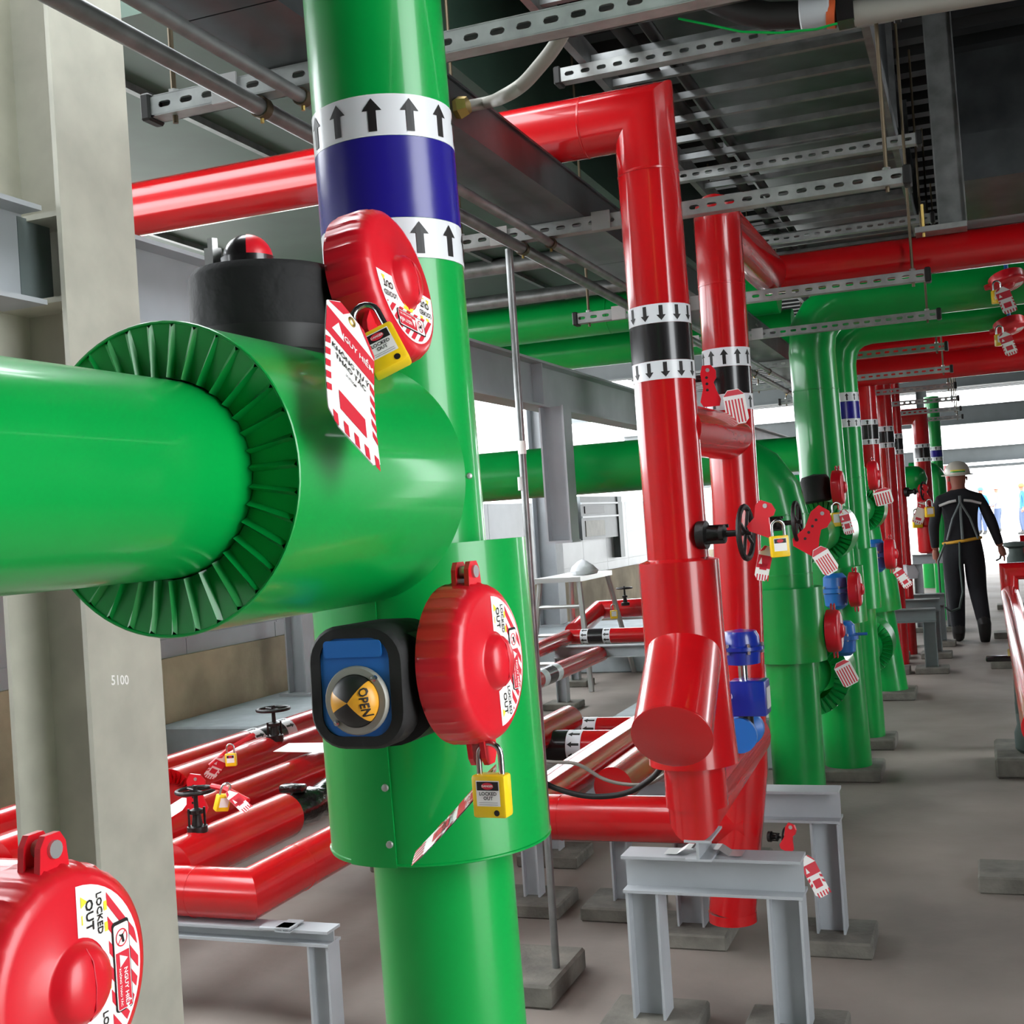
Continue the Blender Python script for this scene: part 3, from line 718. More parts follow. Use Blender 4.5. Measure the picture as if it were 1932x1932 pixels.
# ------------------------------------------------------------------ red strainer riser (front)
Y2 = 3.30; R2 = .083
a2 = (PY(1221, 300, Y2), PY(1312, 1470, Y2)); x2 = (a2[0] - a2[1]).normalized()
def at2(z): return a2[1] + x2 * ((z - a2[1].z) / x2.z)
r2 = thing('red_pipe', 'red riser with capped strainer branch on the white support frame', 'pipe', at2(.5))
ZT = 2.484
part('riser_pipe', MB().tube([at2(.62), at2(ZT), (-6.0, Y2, ZT)], R2, 48), 'red', r2)
ba = at2(0)
def z2(z): return z / x2.z
band(r2, ba, x2, R2, z2(1.912), z2(1.962), 'band_white', 'arrow_band', (.28, -.95, 0), 12, True, .0125)
band(r2, ba, x2, R2, z2(1.812), z2(1.9115), 'band_black', 'black_band')
band(r2, ba, x2, R2, z2(1.762), z2(1.8115), 'band_white', 'arrow_band', (.28, -.95, 0), 12, True, .0125)
ringat(r2, at2(2.325), x2, R2, .004, .0012, 'red'); ringat(r2, V(-.95, Y2, ZT), (1, 0, 0), R2, .004, .0012, 'red'); ringat(r2, V(-2.45, Y2, ZT), (1, 0, 0), R2, .004, .0015, 'red')
zc0, zc1 = .735, 1.285; RS2 = .108
part('strainer_sleeve', MB().lathe([(R2, .01), (RS2 + .012, 0), (RS2 + .006, .12), (RS2, .35), (RS2, zc1 - zc0 - .008), (R2, zc1 - zc0)], at2(zc0), x2, 56), 'red', r2)
# strainer branch
cc = PY(1268, 1388, 3.02); bs = at2(1.06) + V(0, .02, 0); dv = (cc - bs).normalized()
sb = part('strainer_branch', MB().cyl(bs, cc, .1, 48), 'red', r2)
part('branch_end_cap', MB().lathe([(.1005, -.004), (.1025, 0), (.1025, .004), (.099, .006), (.0, .0065)], cc, dv, 48), 'red', sb)
lo3 = PY(1440, 1405, 3.88)
part('bottom_elbow', MB().tube([at2(.80), at2(.625), V(at2(.6).x + .03, 3.9, .70)], .078, 44), 'red', r2)
# ------------------------------------------------------------------ red drain riser (behind)
Y3 = 3.90; R3 = .0735
q3 = [PY(1352, 400, Y3), PY(1388, 950, Y3), PY(1404, 1450, Y3), PY(1382, 1718, Y3)]
d3 = (q3[0] - q3[1]).normalized()
top3 = q3[1] + d3 * ((2.312 - q3[1].z) / d3.z)
cnr = PY(1487, 537, 4.95)
r3 = thing('red_pipe', 'second red riser behind the strainer riser with header to the right', 'pipe', q3[3])
part('riser_pipe', MB().tube([q3[3], q3[2], q3[1], top3], R3, 44), 'red', r3)
part('header_pipe', MB().tube([top3 + V(0, 0, -.02), top3 + V(0, .001, 0), V(top3.x, 4.95, 2.318), V(2.2, 4.95, 2.318)], R3, 44), 'red', r3)
part('drain_cap', MB().lathe([(R3 + .002, -.03), (R3 + .002, 0), (R3 - .01, -.003), (0, -.003)], q3[3] + V(0, 0, .0), (0, 0, 1), 40), 'red', r3)
part('top_elbow', MB().lathe([(R3, -.06), (R3, .01), (R3 * .93, .045), (R3 * .7, .07), (R3 * .35, .082), (0, .085)], top3, d3, 40), 'red', r3)
for z in (2.05,): ringat(r3, q3[1] + d3 * ((z + .06 - q3[1].z) / d3.z), d3, R3, .004, .0012, 'red')
b3 = q3[1] - d3 * (q3[1].z / d3.z)
def z3(z): return z / d3.z
band(r3, b3, d3, R3, z3(1.850), z3(1.908), 'band_white', 'arrow_band', (.1, -1, 0), 11, False, .0125)
band(r3, b3, d3, R3, z3(1.765), z3(1.8495), 'band_black', 'black_band')
band(r3, b3, d3, R3, z3(1.715), z3(1.7645), 'band_white', 'arrow_band', (.1, -1, 0), 11, False, .0125)
te = PY(1366, 815, 3.62)
part('cross_branch', MB().tube([at2(te.z) + V(.02, 0, .0), q3[1] + d3 * ((te.z - q3[1].z) / d3.z)], .072, 40), 'red', r3)
# run to the floor pipes
t1z = .43
part('floor_branch', MB().tube([(q3[2].x, Y3, t1z), (-1.52, Y3, t1z), (-1.52, 6.6, t1z)], .074, 44), 'red', r3)
ringat(r3, V(-1.36, Y3, t1z), (1, 0, 0), .074, .003, .001, 'red')
# hoses at the pole
def hose(label, px, Y, r, m, name='hose'):
    pts = [PY(x, y, Y) for x, y in px]
    sm_ = []
    for i in range(len(pts) - 1):
        p0 = pts[max(i-1, 0)]; p1_ = pts[i]; p2 = pts[i+1]; p3_ = pts[min(i+2, len(pts)-1)]
        for k in range(8):
            t_ = k / 8; sm_.append(.5 * ((2*p1_) + (-p0+p2)*t_ + (2*p0-5*p1_+4*p2-p3_)*t_*t_ + (-p0+3*p1_-3*p2+p3_)*t_**3))
    sm_.append(pts[-1])
    return tag(part(name, MB().tube(sm_, r, 12), m), label, 'hose')
hose('black flexible hose sagging in front of the red floor pipe', [(1018, 1455), (1030, 1478), (1080, 1497), (1130, 1503), (1185, 1495), (1230, 1468), (1252, 1440)], 3.55, .0085, 'rubber')
hose('thin grey braided hose looping above the black hose', [(1022, 1436), (1045, 1438), (1090, 1442), (1140, 1470), (1185, 1480), (1225, 1478), (1256, 1460)], 3.57, .0055, 'hose_grey')
# pole
pl = thing('galvanised_pole', 'thin galvanised pole hanging from strut behind near green riser', 'pole', PZ(1030, 1600, 0))
pa, pb_ = PY(960, 470, 3.53), PY(1026, 1470, 3.53); pdn = (pb_ - pa).normalized()
part('tube', MB().cyl(pa, pa - pdn * (pa.z / pdn.z), .0115, 16), 'galv', pl)
for (y0, m) in ((832, 'paper'), (900, 'reflect')): 
    q = PY(984, y0, 3.53); part('tape_wrap', MB().cyl(q, q + pdn * .04, .0128, 14), m, pl)
# ------------------------------------------------------------------ blue actuated valve between the reds
vx = PY(1404, 1300, 3.62).x; Yv = 3.62
va = thing('actuated_valve', 'dark blue actuated valve standing between the two red risers', 'valve', (vx, Yv, .6))
zh0 = PY(1404, 1255, Yv).z; zh1 = PY(1404, 1183, Yv).z
part('actuator_head', MB().lathe([(.02, 0), (.052, .006), (.055, .04), (.066, .046), (.066, .056), (.055, .06), (.053, .085), (.045, .100), (.0, .106)], (vx, Yv, zh0), (0, 0, 1), 36), 'blue_dark', va)
for k in range(6):
    a = k * PI / 3; part('head_bolt', MB().cyl((vx + .061 * math.cos(a), Yv + .061 * math.sin(a), zh0 + .036), (vx + .061 * math.cos(a), Yv + .061 * math.sin(a), zh0 + .066), .005, 6), 'zinc', va)
part('yoke', MB().cyl((vx, Yv, zh0 - .10), (vx, Yv, zh0 + .01), .014, 12), 'chrome', va)
pz = PY(1417, 1315, Yv - .03).z
part('positioner_box', MB().rbox((vx + .02, Yv - .03, pz), (.105, .09, .10), .006, 2), 'blue_dark', va)
part('gauge', MB().lathe([(.014, 0), (.016, .008), (.012, .012), (0, .012)], (vx - .035, Yv - .078, pz + .01), (0, -1, 0), 18), 'paper', va)
part('nameplate', MB().cbox((vx + .075, Yv - .035, pz), (.003, .05, .06)), 'reflect', va, 0)
part('valve_body', MB().lathe([(.05, -.07), (.05, -.05), (.03, -.04), (.035, 0), (.03, .04), (.05, .05), (.05, .07)], (vx - .01, Yv, .76), (0, 1, 0), 28, cap0=True, cap1=True), 'blue_paint', va)
part('bonnet', MB().cyl((vx, Yv, .76), (vx, Yv, zh0 - .08), .022, 16), 'black_iron', va)

# ------------------------------------------------------------------ hand valves and plate lockouts
def hand_valve(label, base, axis, L, R, detail=True):
    base = Vector(base); axis = Vector(axis).normalized()
    t = thing('gate_valve', label, 'valve', base)
    part('bonnet', MB().lathe([(R * .55, 0), (R * .55, L * .18), (R * .3, L * .2), (R * .22, L * .45), (R * .36, L * .47), (R * .36, L * .56), (R * .13, L * .6), (R * .11, L * 1.12)], base, axis, 18, cap0=True, cap1=True), 'black_iron', t)
    u = axis.orthogonal().normalized(); v_ = axis.cross(u); c = base + axis * L
    part('handwheel', MB().tube([c + (u * math.cos(a) + v_ * math.sin(a)) * R for a in [2*PI*i/24 for i in range(24)]], R * .11, 8, closed=True), 'black_iron', t)
    for k in range(4):
        a = k * PI / 2 + .3; part('spoke', MB().cyl(c, c + (u * math.cos(a) + v_ * math.sin(a)) * R, R * .07, 6), 'black_iron', t)
    if detail:
        for s in (-1, 1): part('gland_bolt', MB().cyl(base + u * s * R * .42 + axis * L * .1, base + u * s * R * .42 + axis * L * .6, R * .07, 6), 'black_iron', t)
    return t
def plate_lock(label, c, xd, yd, W, Hh, holes=4):
    xd = Vector(xd).normalized(); yd = Vector(yd); yd = (yd - xd * yd.dot(xd)).normalized(); Mx = frame(c, xd, yd, xd.cross(yd))
    t = thing('lockout_plate', label, 'lockout plate', c)
    out = [(-W*.30, Hh*.5), (W*.12, Hh*.5), (W*.34, Hh*.36), (W*.34, Hh*.18), (W*.20, Hh*.08), (W*.30, -Hh*.10), (W*.5, -Hh*.34), (W*.42, -Hh*.5), (-W*.35, -Hh*.5), (-W*.5, -Hh*.38), (-W*.32, -Hh*.05), (-W*.42, Hh*.30)]
    part('plate', MB(Mx).prism(out, -.004, .004), 'lock_red', t, 0)
    part('hinge_rivet', MB(Mx).cyl((-W*.05, Hh*.38, -.006), (-W*.05, Hh*.38, .006), .006, 12), 'zinc', t)
    for k in range(holes): part('hole_rim', MB(Mx).cyl((-W*.12, Hh*.20 - k * Hh*.15, -.0046), (-W*.12, Hh*.20 - k * Hh*.15, .0046), .0045, 10), 'ink', t)
    return t
hv = PY(1318, 1010, 3.26)
hand_valve('black gate valve sticking out of the strainer riser at eye level', (hv.x, 3.26, hv.z), (1, -.10, 0), .128, .068)
c = PY(1440, 978, 3.20); plate_lock('red lockout wedge on the gate valve wheel with yellow padlock', c, (.9, -.2, -.35), (.2, 0, 1), .07, .085, 0)
padlock('yellow padlock hanging right of the strainer riser gate valve', PY(1466, 982, 3.16), (.03, 0, -1), toR + V(0, 0, .12), 1.28, 1)
danger_tag('danger tag hanging below the gate valve wheel on strainer riser', PY(1449, 1030, 3.19), V(-.035, 0, -.1), V(.6, .8, 0), .05, .09, curl=.2, detail=1)
hv = PY(1440, 990, 3.9)
hand_valve('black gate valve sticking out of the second red riser', (hv.x, 3.86, hv.z), (1, -.05, .02), .110, .060)
plate_lock('perforated red lockout plate on the second riser gate valve', PY(1536, 1000, 3.84), (.75, .1, -.5), (-.45, 0, 1), .085, .145)
danger_tag('pink striped tag below the perforated lockout plate', PY(1541, 1034, 3.83), V(.055, 0, -.1), toR, .055, .088, detail=0, back=True)
hv = PY(1330, 700, 3.80)
hand_valve('black valve above the cross branch between red risers', (hv.x - .05, 3.78, te.z + .07), (0, 0, 1), .11, .055)
plate_lock('upright red lockout plate above the cross branch', PY(1339, 728, 3.74), (1, .1, 0), (0, 0, 1), .062, .125, 3)
danger_tag('pink striped tag hung over the cross branch of red risers', PY(1382, 735, 3.73), V(.012, 0, -.1), toR + V(0, 0, -.3), .066, .105, detail=0, back=True)
hv = PY(1452, 1590, 3.9)
hand_valve('small black drain valve behind the white support frame', (hv.x + .005, 3.86, hv.z + .03), (1, -.2, 0), .055, .03)
plate_lock('small red lockout wedge on the drain valve', PY(1489, 1580, 3.80), (.6, -.2, -.2), (.2, 0, 1), .045, .085, 0)
danger_tag('danger tag lying against the grey support leg behind', PY(1517, 1616, 3.72), V(.045, 0, -.1), toR + V(0, 0, .3), .045, .125, detail=1)

# ------------------------------------------------------------------ big green pair with drums
def pleats(parent, c, R, ri, n=36, m='green', ax_=(0, 1, 0)):
    c = Vector(c); axv = Vector(ax_).normalized(); u = V(0, 0, 1); v_ = axv.cross(u); vs = []; fs = []
    for k in range(n):
        a = 2*PI*k/n; da = 2*PI/n
        def q(r, a, h): return c + axv * h + (u * math.cos(a) + v_ * math.sin(a)) * r
        o = len(vs); vs += [q(R, a, 0), q(ri, a, .022), q(R, a+da*.7, .002), q(ri, a+da*.62, .012), q(ri, a+da*.84, -.008), q(R-.004, a+da*.86, -.002), q(R, a+da, 0), q(ri, a+da, .022)]
        fs += [(o, o+1, o+3, o+2), (o+2, o+3, o+4, o+5), (o+5, o+4, o+7, o+6)]
    return part('pleated_end', MB().add(vs, fs), m, parent, 12)
def drum_part(parent, X, z, y0, y1, R, ri, m='green'):
    d = part('branch_drum', MB().lathe([(R, 0), (R, y1 - y0), (ri, y1 - y0)], (X, y0, z), (0, 1, 0), 56), m, parent); pleats(d, (X, y0, z), R, ri, m=m); return d
def vlean(px0, py0, px1, py1, Y):
    a, b = PY(px0, py0, Y), PY(px1, py1, Y); d = (a - b).normalized(); return lambda z: b + d * ((z - b.z) / d.z)
def sleeve(parent, f, z0, z1, R, r, m='green'):
    d = f(z1) - f(z0); L = d.length
    return part('valve_sleeve', MB().lathe([(r, .006), (R, 0), (R, L), (R - .003, L), (R - .003, L - .03), (r, L - .03)], f(z0), d, 52), m, parent)
g2 = vlean(1476, 1000, 1506, 1440, 5.8); RG = .122
G2 = thing('green_pipe', 'thick green pipe elbowing down behind the second red riser', 'pipe', g2(0))
zg = PY(1100, 886, 5.8).z; c_ = V(g2(zg).x, 5.8, zg)
pts = [V(-4.8, 5.8, zg)] + arc(c_, c_ + V(-.30, 0, 0), c_ + V(0, 0, -.30), 4) + arc(V(g2(.60).x, 5.8, .59), g2(.80), V(g2(.6).x, 6.0, .59), 3) + [V(g2(.6).x, 6.25, .59)]
part('header_pipe', MB().tube(pts, RG, 48), 'green', G2)
part('lower_leg', MB().cyl(g2(0.02), g2(.75), RG - .004, 44), 'green', G2)
part('leg_base', MB().cyl(g2(0), g2(.03), RG + .02, 36), 'pad', G2)
za, zb_ = PY(1490, 1112, 5.65).z, PY(1500, 1253, 5.65).z
sleeve(G2, g2, zb_, za, .163, RG)
for z in (1.37, 1.10, .72): ringat(G2, g2(z), (0, 0, 1), RG, .004, .002)
for X in (-2.4, -3.6): ringat(G2, V(X, 5.8, zg), (1, 0, 0), RG, .004, .002)
drum_part(G2, g2(.6).x + .03, .59, 6.10, 6.42, .195, .125)
g3 = vlean(1535, 700, 1600, 1428, 6.62)
G3 = thing('green_pipe', 'tall dark green riser with pleated drum right of red risers', 'pipe', g3(0))
zt3 = PY(1700, 556, 6.62).z
ct = V(g3(zt3).x, 6.62, zt3)
part('riser_pipe', MB().tube([g3(.03), g3(zt3 - .24)] + arc(ct, ct + V(0, 0, -.22), ct + V(.22, 0, 0), 4)[1:] + [V(2.2, 6.62, zt3)], .118, 48), 'green', G3)
part('leg_base', MB().rbox((g3(0).x, 6.62, .03), (.34, .34, .06), .008, 1), 'pad', G3)
ud = PY(1548, 1004, 6.28); drum_part(G3, ud.x, ud.z, 6.28, 6.60, .155, .095)
part('branch_pipe', MB().cyl((ud.x, 5.8, ud.z), (ud.x, 6.3, ud.z), .095, 40), 'green', G3)
sleeve(G3, g3, PY(1585, 1178, 6.5).z, PY(1580, 1072, 6.5).z, .158, .118)
ringat(G3, g3(2.0), (0, 0, 1), .118, .004, .002)
g4 = vlean(1590, 760, 1640, 1389, 7.45)
G4 = thing('green_pipe', 'green riser with white and blue band behind the tall dark one', 'pipe', g4(0))
zt4 = PY(1700, 612, 7.45).z; ct = V(g4(zt4).x, 7.45, zt4)
part('riser_pipe', MB().tube([g4(.03), g4(zt4 - .2)] + arc(ct, ct + V(0, 0, -.18), ct + V(.18, 0, 0), 4)[1:] + [V(2.2, 7.45, zt4)], .092, 44), 'green', G4)
part('leg_base', MB().rbox((g4(0).x, 7.45, .03), (.3, .3, .06), .008, 1), 'pad', G4)
b4 = g4(0); dz4 = (g4(1) - g4(0)).normalized()
zz = [PY(1597, y, 7.36).z for y in (740, 757, 790, 806)]
band(G4, b4, dz4, .092, zz[1], zz[0], 'band_white', 'arrow_band', (.35, -.93, 0), 12); band(G4, b4, dz4, .092, zz[2], zz[1] - .0005, 'band_blue', 'blue_band'); band(G4, b4, dz4, .092, zz[3], zz[2] - .0005, 'band_white', 'arrow_band', (.35, -.93, 0), 12)
sleeve(G4, g4, PY(1630, 1150, 7.35).z, PY(1620, 1036, 7.35).z, .125, .092)
ringat(G4, g4(1.55), (0, 0, 1), .092, .004, .002)
g5 = vlean(1612, 870, 1676, 1287, 9.3)
G5 = thing('green_pipe', 'farther green pipe with segmented elbow and pleated drums', 'pipe', g5(0))
z5 = PY(1590, 850, 9.3).z; c5 = V(g5(z5).x, 9.3, z5)
part('riser_pipe', MB().tube([V(-3, 9.3, z5)] + arc(c5, c5 + V(-.34, 0, 0), c5 + V(0, 0, -.34), 4) + [g5(.03)], .13, 40), 'green', G5)
part('leg_base', MB().rbox((g5(0).x, 9.3, .03), (.36, .36, .06), .008, 1), 'pad', G5)
sleeve(G5, g5, .62, 1.08, .17, .13)
u5 = PY(1622, 960, 8.9); drum_part(G5, u5.x, u5.z, 8.9, 9.25, .165, .10)
part('branch_pipe', MB().cyl((u5.x, 7.6, u5.z), (u5.x, 8.92, u5.z), .10, 32), 'green', G5)
l5 = PY(1630, 1220, 8.75); drum_part(G5, l5.x, l5.z, 8.75, 9.1, .19, .125)
part('branch_pipe', MB().tube([(l5.x, 7.5, l5.z), (l5.x, 8.78, l5.z)], .122, 32), 'green', G5)

# left overhead green headers
for (py, Y, r, lab) in ((605, 7.2, .118, 'upper green header pipe crossing behind the struts at left'), (668, 7.75, .11, 'lower green header pipe hidden partly by the I-beam')):
    q = PY(1050, py, Y); t = thing('green_pipe', lab, 'pipe', (-3, Y, q.z))
    part('pipe_run', MB().cyl((-4.8, Y, q.z), (-1.0 if py < 640 else -1.0, Y, q.z), r, 40), 'green', t)
    ringat(t, V(-2.0, Y, q.z), (1, 0, 0), r, .004, .002)
    part('hanger_rod', MB().cyl((-3.1, Y, q.z + r), (-3.1, Y, 2.89), .008, 8), 'rod', t)
    part('pipe_clamp', MB().lathe([(r + .001, -.02), (r + .005, -.02), (r + .005, .02), (r + .001, .02)], (-3.1, Y, q.z), (1, 0, 0), 32), 'galv', t)
q = PY(960, 500, 6.6); tag(part('silver_pipe', MB().cyl((-4.8, 6.6, q.z), (-1.55, 6.6, q.z), .045, 24).cyl((-2.6, 6.6, q.z), (-2.6, 6.6, 2.89), .006, 8), 'galv'), 'thin silver pipe crossing above the upper green header', 'pipe')
q = PY(1000, 560, 6.9); tag(part('silver_pipe', MB().cyl((-4.8, 6.9, q.z), (-1.55, 6.9, q.z), .04, 24).cyl((-2.5, 6.9, q.z), (-2.5, 6.9, 2.89), .006, 8), 'galv'), 'thin silver pipe lying right on the upper green header', 'pipe')

# ------------------------------------------------------------------ operators and covers on the far green risers
def operator(label, px, py, Y, s=1.0, foam=False):
    c = PY(px, py, Y); t = thing('gear_operator', label, 'valve operator', c)
    if foam:
        part('foam_wrap', MB().lathe([(.06*s, -.06*s), (.07*s, -.05*s), (.072*s, .05*s), (.06*s, .07*s), (0, .08*s)], c, (-.1, 0, 1), 24, cap0=True), 'foam', t)
    else:
        part('gear_case', MB().lathe([(.03*s, -.11*s), (.055*s, -.09*s), (.06*s, -.03*s), (.075*s, -.025*s), (.075*s, -.005*s), (.06*s, 0), (.058*s, .05*s), (.04*s, .07*s), (0, .072*s)], c, (0, 0, 1), 26, cap0=True), 'blue_paint', t)
        for k in range(5):
            a = k * 1.2 - 2.4; part('case_bolt', MB().cyl(c + V(.068*s*math.cos(a), .068*s*math.sin(a), -.03*s), c + V(.068*s*math.cos(a), .068*s*math.sin(a), .008*s), .005*s, 6), 'zinc', t)
    part('drive_shaft', MB().cyl(c + V(.05*s, 0, .0), c + V(.12*s, 0, 0), .008*s, 10), 'blue_paint', t)
    return t
def fcover(label, px, py, Y, R=.08, **k):
    return cover(label, PY(px, py, Y), (1, -.05, .0), (-.03, 0, 1), R=R, t=R*.6, detail=1)
operator('black foam gearbox on the tall dark green riser drum', 1540, 925, 6.25, 1.0, True)
fcover('red lockout cover above the pleated drum of tall dark green riser', 1582, 920, 6.2, .085)
padlock('yellow padlock by the cover above tall dark green riser drum', PY(1577, 948, 6.12), (0, 0, -1), toR, 1.6, 0)
danger_tag('pale danger tag below the cover on tall dark green riser', PY(1590, 962, 6.12), V(.02, 0, -.1), V(.7, .7, 0), .06, .12, detail=0)
operator('blue gearbox on sleeve of the tall dark green riser', 1576, 1108, 6.42)
fcover('red lockout cover beside blue gearbox of tall dark green riser', 1614, 1112, 6.36, .088)
operator('lower blue gearbox between thick elbow pipe and tall green riser', 1592, 1197, 6.05, .9)
fcover('red lockout cover low beside the lower blue gearbox', 1574, 1190, 5.85, .10)
danger_tag('pink striped tag above the lower pleated drum', PY(1585, 1248, 5.75), V(.045, 0, -.1), toR, .08, .115, detail=0, back=True)
fcover('red lockout cover near the banded green riser top drum', 1648, 897, 8.75, .10)
danger_tag('pink tag below cover of the farther green pipe', PY(1662, 922, 8.6), V(.02, 0, -.1), toR, .12, .11, detail=0, back=True)
operator('blue gearbox behind the banded green riser', 1650, 1042, 8.9, 1.25)
fcover('red lockout cover behind the banded green riser', 1680, 1045, 8.8, .105)
danger_tag('pale danger tag hanging behind the banded green riser', PY(1690, 1072, 8.7), V(.06, 0, -.1), toR, .07, .15, detail=0)
# valves hanging from the right header
for (px, py, Y, a, b, c2) in ((1900, 530, 6.45, 'red lockout cover hanging highest at the right edge', 'yellow padlock of the highest hanging cover at right edge', 'danger tag of the highest hanging cover at right edge'),
                              (1905, 615, 7.3, 'red lockout cover hanging lower at the right edge', 'yellow padlock of the lower hanging cover at right edge', 'danger tag of the lower hanging cover at right edge')):
    q = PY(px, py, Y); t, _ = cover(a, q, (.2, -.3, -.95), (1, 0, .2), R=.085, t=.05, detail=1)
    part('valve_stem', MB().cyl(q, q + V(0, .03, .12), .01, 10), 'blue_paint', t)
    padlock(b, PY(px - 20, py, Y - .1), (0, 0, -1), toR, 1.5, 0); danger_tag(c2, PY(px - 12, py + 12, Y - .12), V(.03, 0, -.1), toR + V(0, 0, .4), .07, .13, detail=0)
# ------------------------------------------------------------------ red floor pipes at left
ZP = .37; RP = .074
def floor_pipe(label, pts, r, seams=(), m='red'):
    t = thing('red_pipe', label, 'pipe', (pts[0][0], pts[0][1], 0))
    part('pipe_run', MB().tube([V(*p) for p in pts], r, 40), m, t)
    for (p, a) in seams: ringat(t, V(*p), a, r, .003, .0012, m)
    return t
XA = -2.09
P1 = floor_pipe('nearest red floor pipe with mitred corner at lower left', [(-3.4, 3.15, ZP), (XA, 3.15, ZP), (XA, 6.2, ZP)], RP, (((XA - .18, 3.15, ZP), (1, 0, 0)), ((XA, 3.42, ZP), (0, 1, 0))))
fr1 = portal('white support frame under the nearest red floor pipe', -2.65, -1.835, 3.12, .2955, s=.075, pad=0, pads=False, bh=.045)
for X in (-2.02,):
    part('guide_clip', MB().rbox((X + .06, 3.09, .300), (.10, .05, .012), .003, 1), 'steel_paint', fr1, 0)
    part('pipe_shoe', MB().hbeam((X + .09, 3.06, .300), (X + .09, 3.14, .300), .012, .05, .003, .004, (0, 0, 1)), 'steel_paint', fr1, 0)
XP2 = -2.45; ZP2 = .40
P2 = floor_pipe('red floor pipe ending in a black wrapped valve', [(XP2, 3.26, ZP2), (XP2, 3.95, ZP2)], .082)
vb = thing('wrapped_valve', 'black tar wrapped valve between two red floor pipes', 'valve', (XP2, 4.15, ZP2))
part('wrapped_body', MB().lathe([(.05, 0), (.058, .03), (.05, .08), (.062, .12), (.068, .19), (.056, .24), (.064, .29), (.07, .34), (.056, .40), (.05, .46)], (XP2, 3.95, ZP2), (0, 1, 0), 30, mod=lambda i, a: 1 + .06 * math.sin(3 * a + i) + .04 * math.sin(7 * a + 2 * i), cap0=True, cap1=True), 'tar', vb, 60)
part('handle', MB().rbox((XP2 - .03, 4.07, ZP2 + .075), (.10, .05, .03), .01, 2), 'tar', vb)
P2b = floor_pipe('red floor pipe starting with a pleated end behind black valve', [(XP2, 4.42, ZP2), (XP2, 6.4, ZP2)], .105)
pleats(P2b, (XP2, 4.42, ZP2), .105, .05, 24, 'red')
P3 = floor_pipe('long plain red floor pipe third from the near corner', [(-2.78, 3.26, .40), (-2.78, 7.4, .40)], .08, (((-2.78, 3.6, .40), (0, 1, 0)),))
XP4 = -3.20
P4 = floor_pipe('fat red floor pipe with rounded end under the paper sheet', [(XP4, 4.30, .39), (XP4, 5.02, .39), ], .105)
part('thin_run', MB().cyl((XP4, 5.0, .39), (XP4, 7.0, .39), .075, 36), 'red', P4)
P4b = floor_pipe('red floor pipe elbow with pleated end left of lockout plate', [(XP4 + .02, 3.28, .37), (XP4 + .02, 4.02, .37)], .10)
pleats(P4b, (XP4 + .02, 4.28, .39), .104, .05, 24, 'red')
hand_valve('black handle valve under the red pleated elbow at far left', (XP4 + .02, 4.15, .37), (0, 0, 1), .13, .05)
P5 = floor_pipe('farthest red floor pipe with a black and white band', [(-3.52, 3.0, .386), (-3.52, 9.0, .386)], .08)
yb = 5.35
for (a, b, m, n_) in ((0, .09, 'band_white', 9), (.091, .29, 'band_black', 0), (.291, .38, 'band_white', 9)):
    band(P5, V(-3.52, yb, .386), (0, 1, 0), .08, a, b, m, 'arrow_band' if n_ else 'black_band', (.2, 0, 1), n_, False, .014)
for (X0, X1, Y, lab) in ((-3.62, -2.35, 4.75, 'low grey trestle under the red floor pipes, nearer one'), (-3.62, -2.0, 6.1, 'low grey trestle under the red floor pipes, farther one')):
    portal(lab, X0, X1, Y, .285 if Y < 5 else .28, s=.06)
# valve with wheel on P4 and bar lockout
q = PY(500, 1425, 5.15)
hand_valve('black gate valve with round wheel by the banded floor pipe', (XP4 + .0, 5.12, .46), (0, 0, 1), .15, .075)
b0_ = PY(478, 1387, 4.4); b1_ = PY(428, 1416, 4.22)
t = thing('lockout_bar', 'slim red lockout bar with padlock left of gate valve wheel', 'lockout plate', b1_)
part('bar', MB().tube([b0_, b0_ * .5 + b1_ * .5, b1_], .010, 8), 'lock_red', t); part('jaw', MB().tube([b1_, b1_ + V(-.05, -.05, -.05)], .008, 8), 'lock_red', t)
padlock('yellow padlock hanging on the slim red bar', PY(434, 1404, 4.2), (.01, 0, -1), toR, 1.2, 1)
danger_tag('grey backed danger tag left of the bar padlock', PY(424, 1428, 4.19), V(-.07, -.0, -.07), toR + V(0, 0, .5), .05, .12, detail=0)
# valve on P2
hand_valve('dripping black gate valve on the red pipe with yellow padlock', (XP2 + .0, 3.42, ZP2 + .07), (0, 0, 1), .14, .06)
q = PY(444, 1504, 3.38)
t = thing('lockout_bar', 'thin red lockout arm across the dripping black valve', 'lockout plate', q)
part('bar', MB().tube([PY(400, 1483, 3.42), PY(425, 1488, 3.4), PY(468, 1511, 3.36)], .009, 8), 'lock_red', t)
padlock('yellow padlock tilted on the dripping black valve', PY(428, 1478, 3.32), (-.35, 0, -1), V(.5, .8, .1), 1.25, 0)
danger_tag('narrow danger tag trailing right from the dripping valve', PY(430, 1493, 3.32), V(.10, .0, -.085), V(.3, .9, .35), .04, .09, detail=0)
plate_lock('perforated red lockout plate standing by the cream column', PY(371, 1497, 3.7), (1, .1, -.12), (.1, 0, 1), .095, .135, 4)
danger_tag('white striped tag lying behind the cream column edge', PY(352, 1512, 3.55), V(-.09, -.02, -.05), V(.3, .4, .5), .06, .13, detail=0)
pp = PZ(565, 1413, .505)
tag(part('paper_sheet', MB().add([PZ(515, 1418, .51), PZ(612, 1420, .51), PZ(612, 1401, .512), PZ(545, 1402, .512)] + [PZ(515, 1418, .5095), PZ(612, 1420, .5095), PZ(612, 1401, .5115), PZ(545, 1402, .5115)], [(0,1,2,3), (4,5,6,7), (0,1,5,4), (1,2,6,5), (2,3,7,6), (3,0,4,7)]), 'paper', smooth=0), 'white paper sheet lying on the red floor pipes', 'paper')
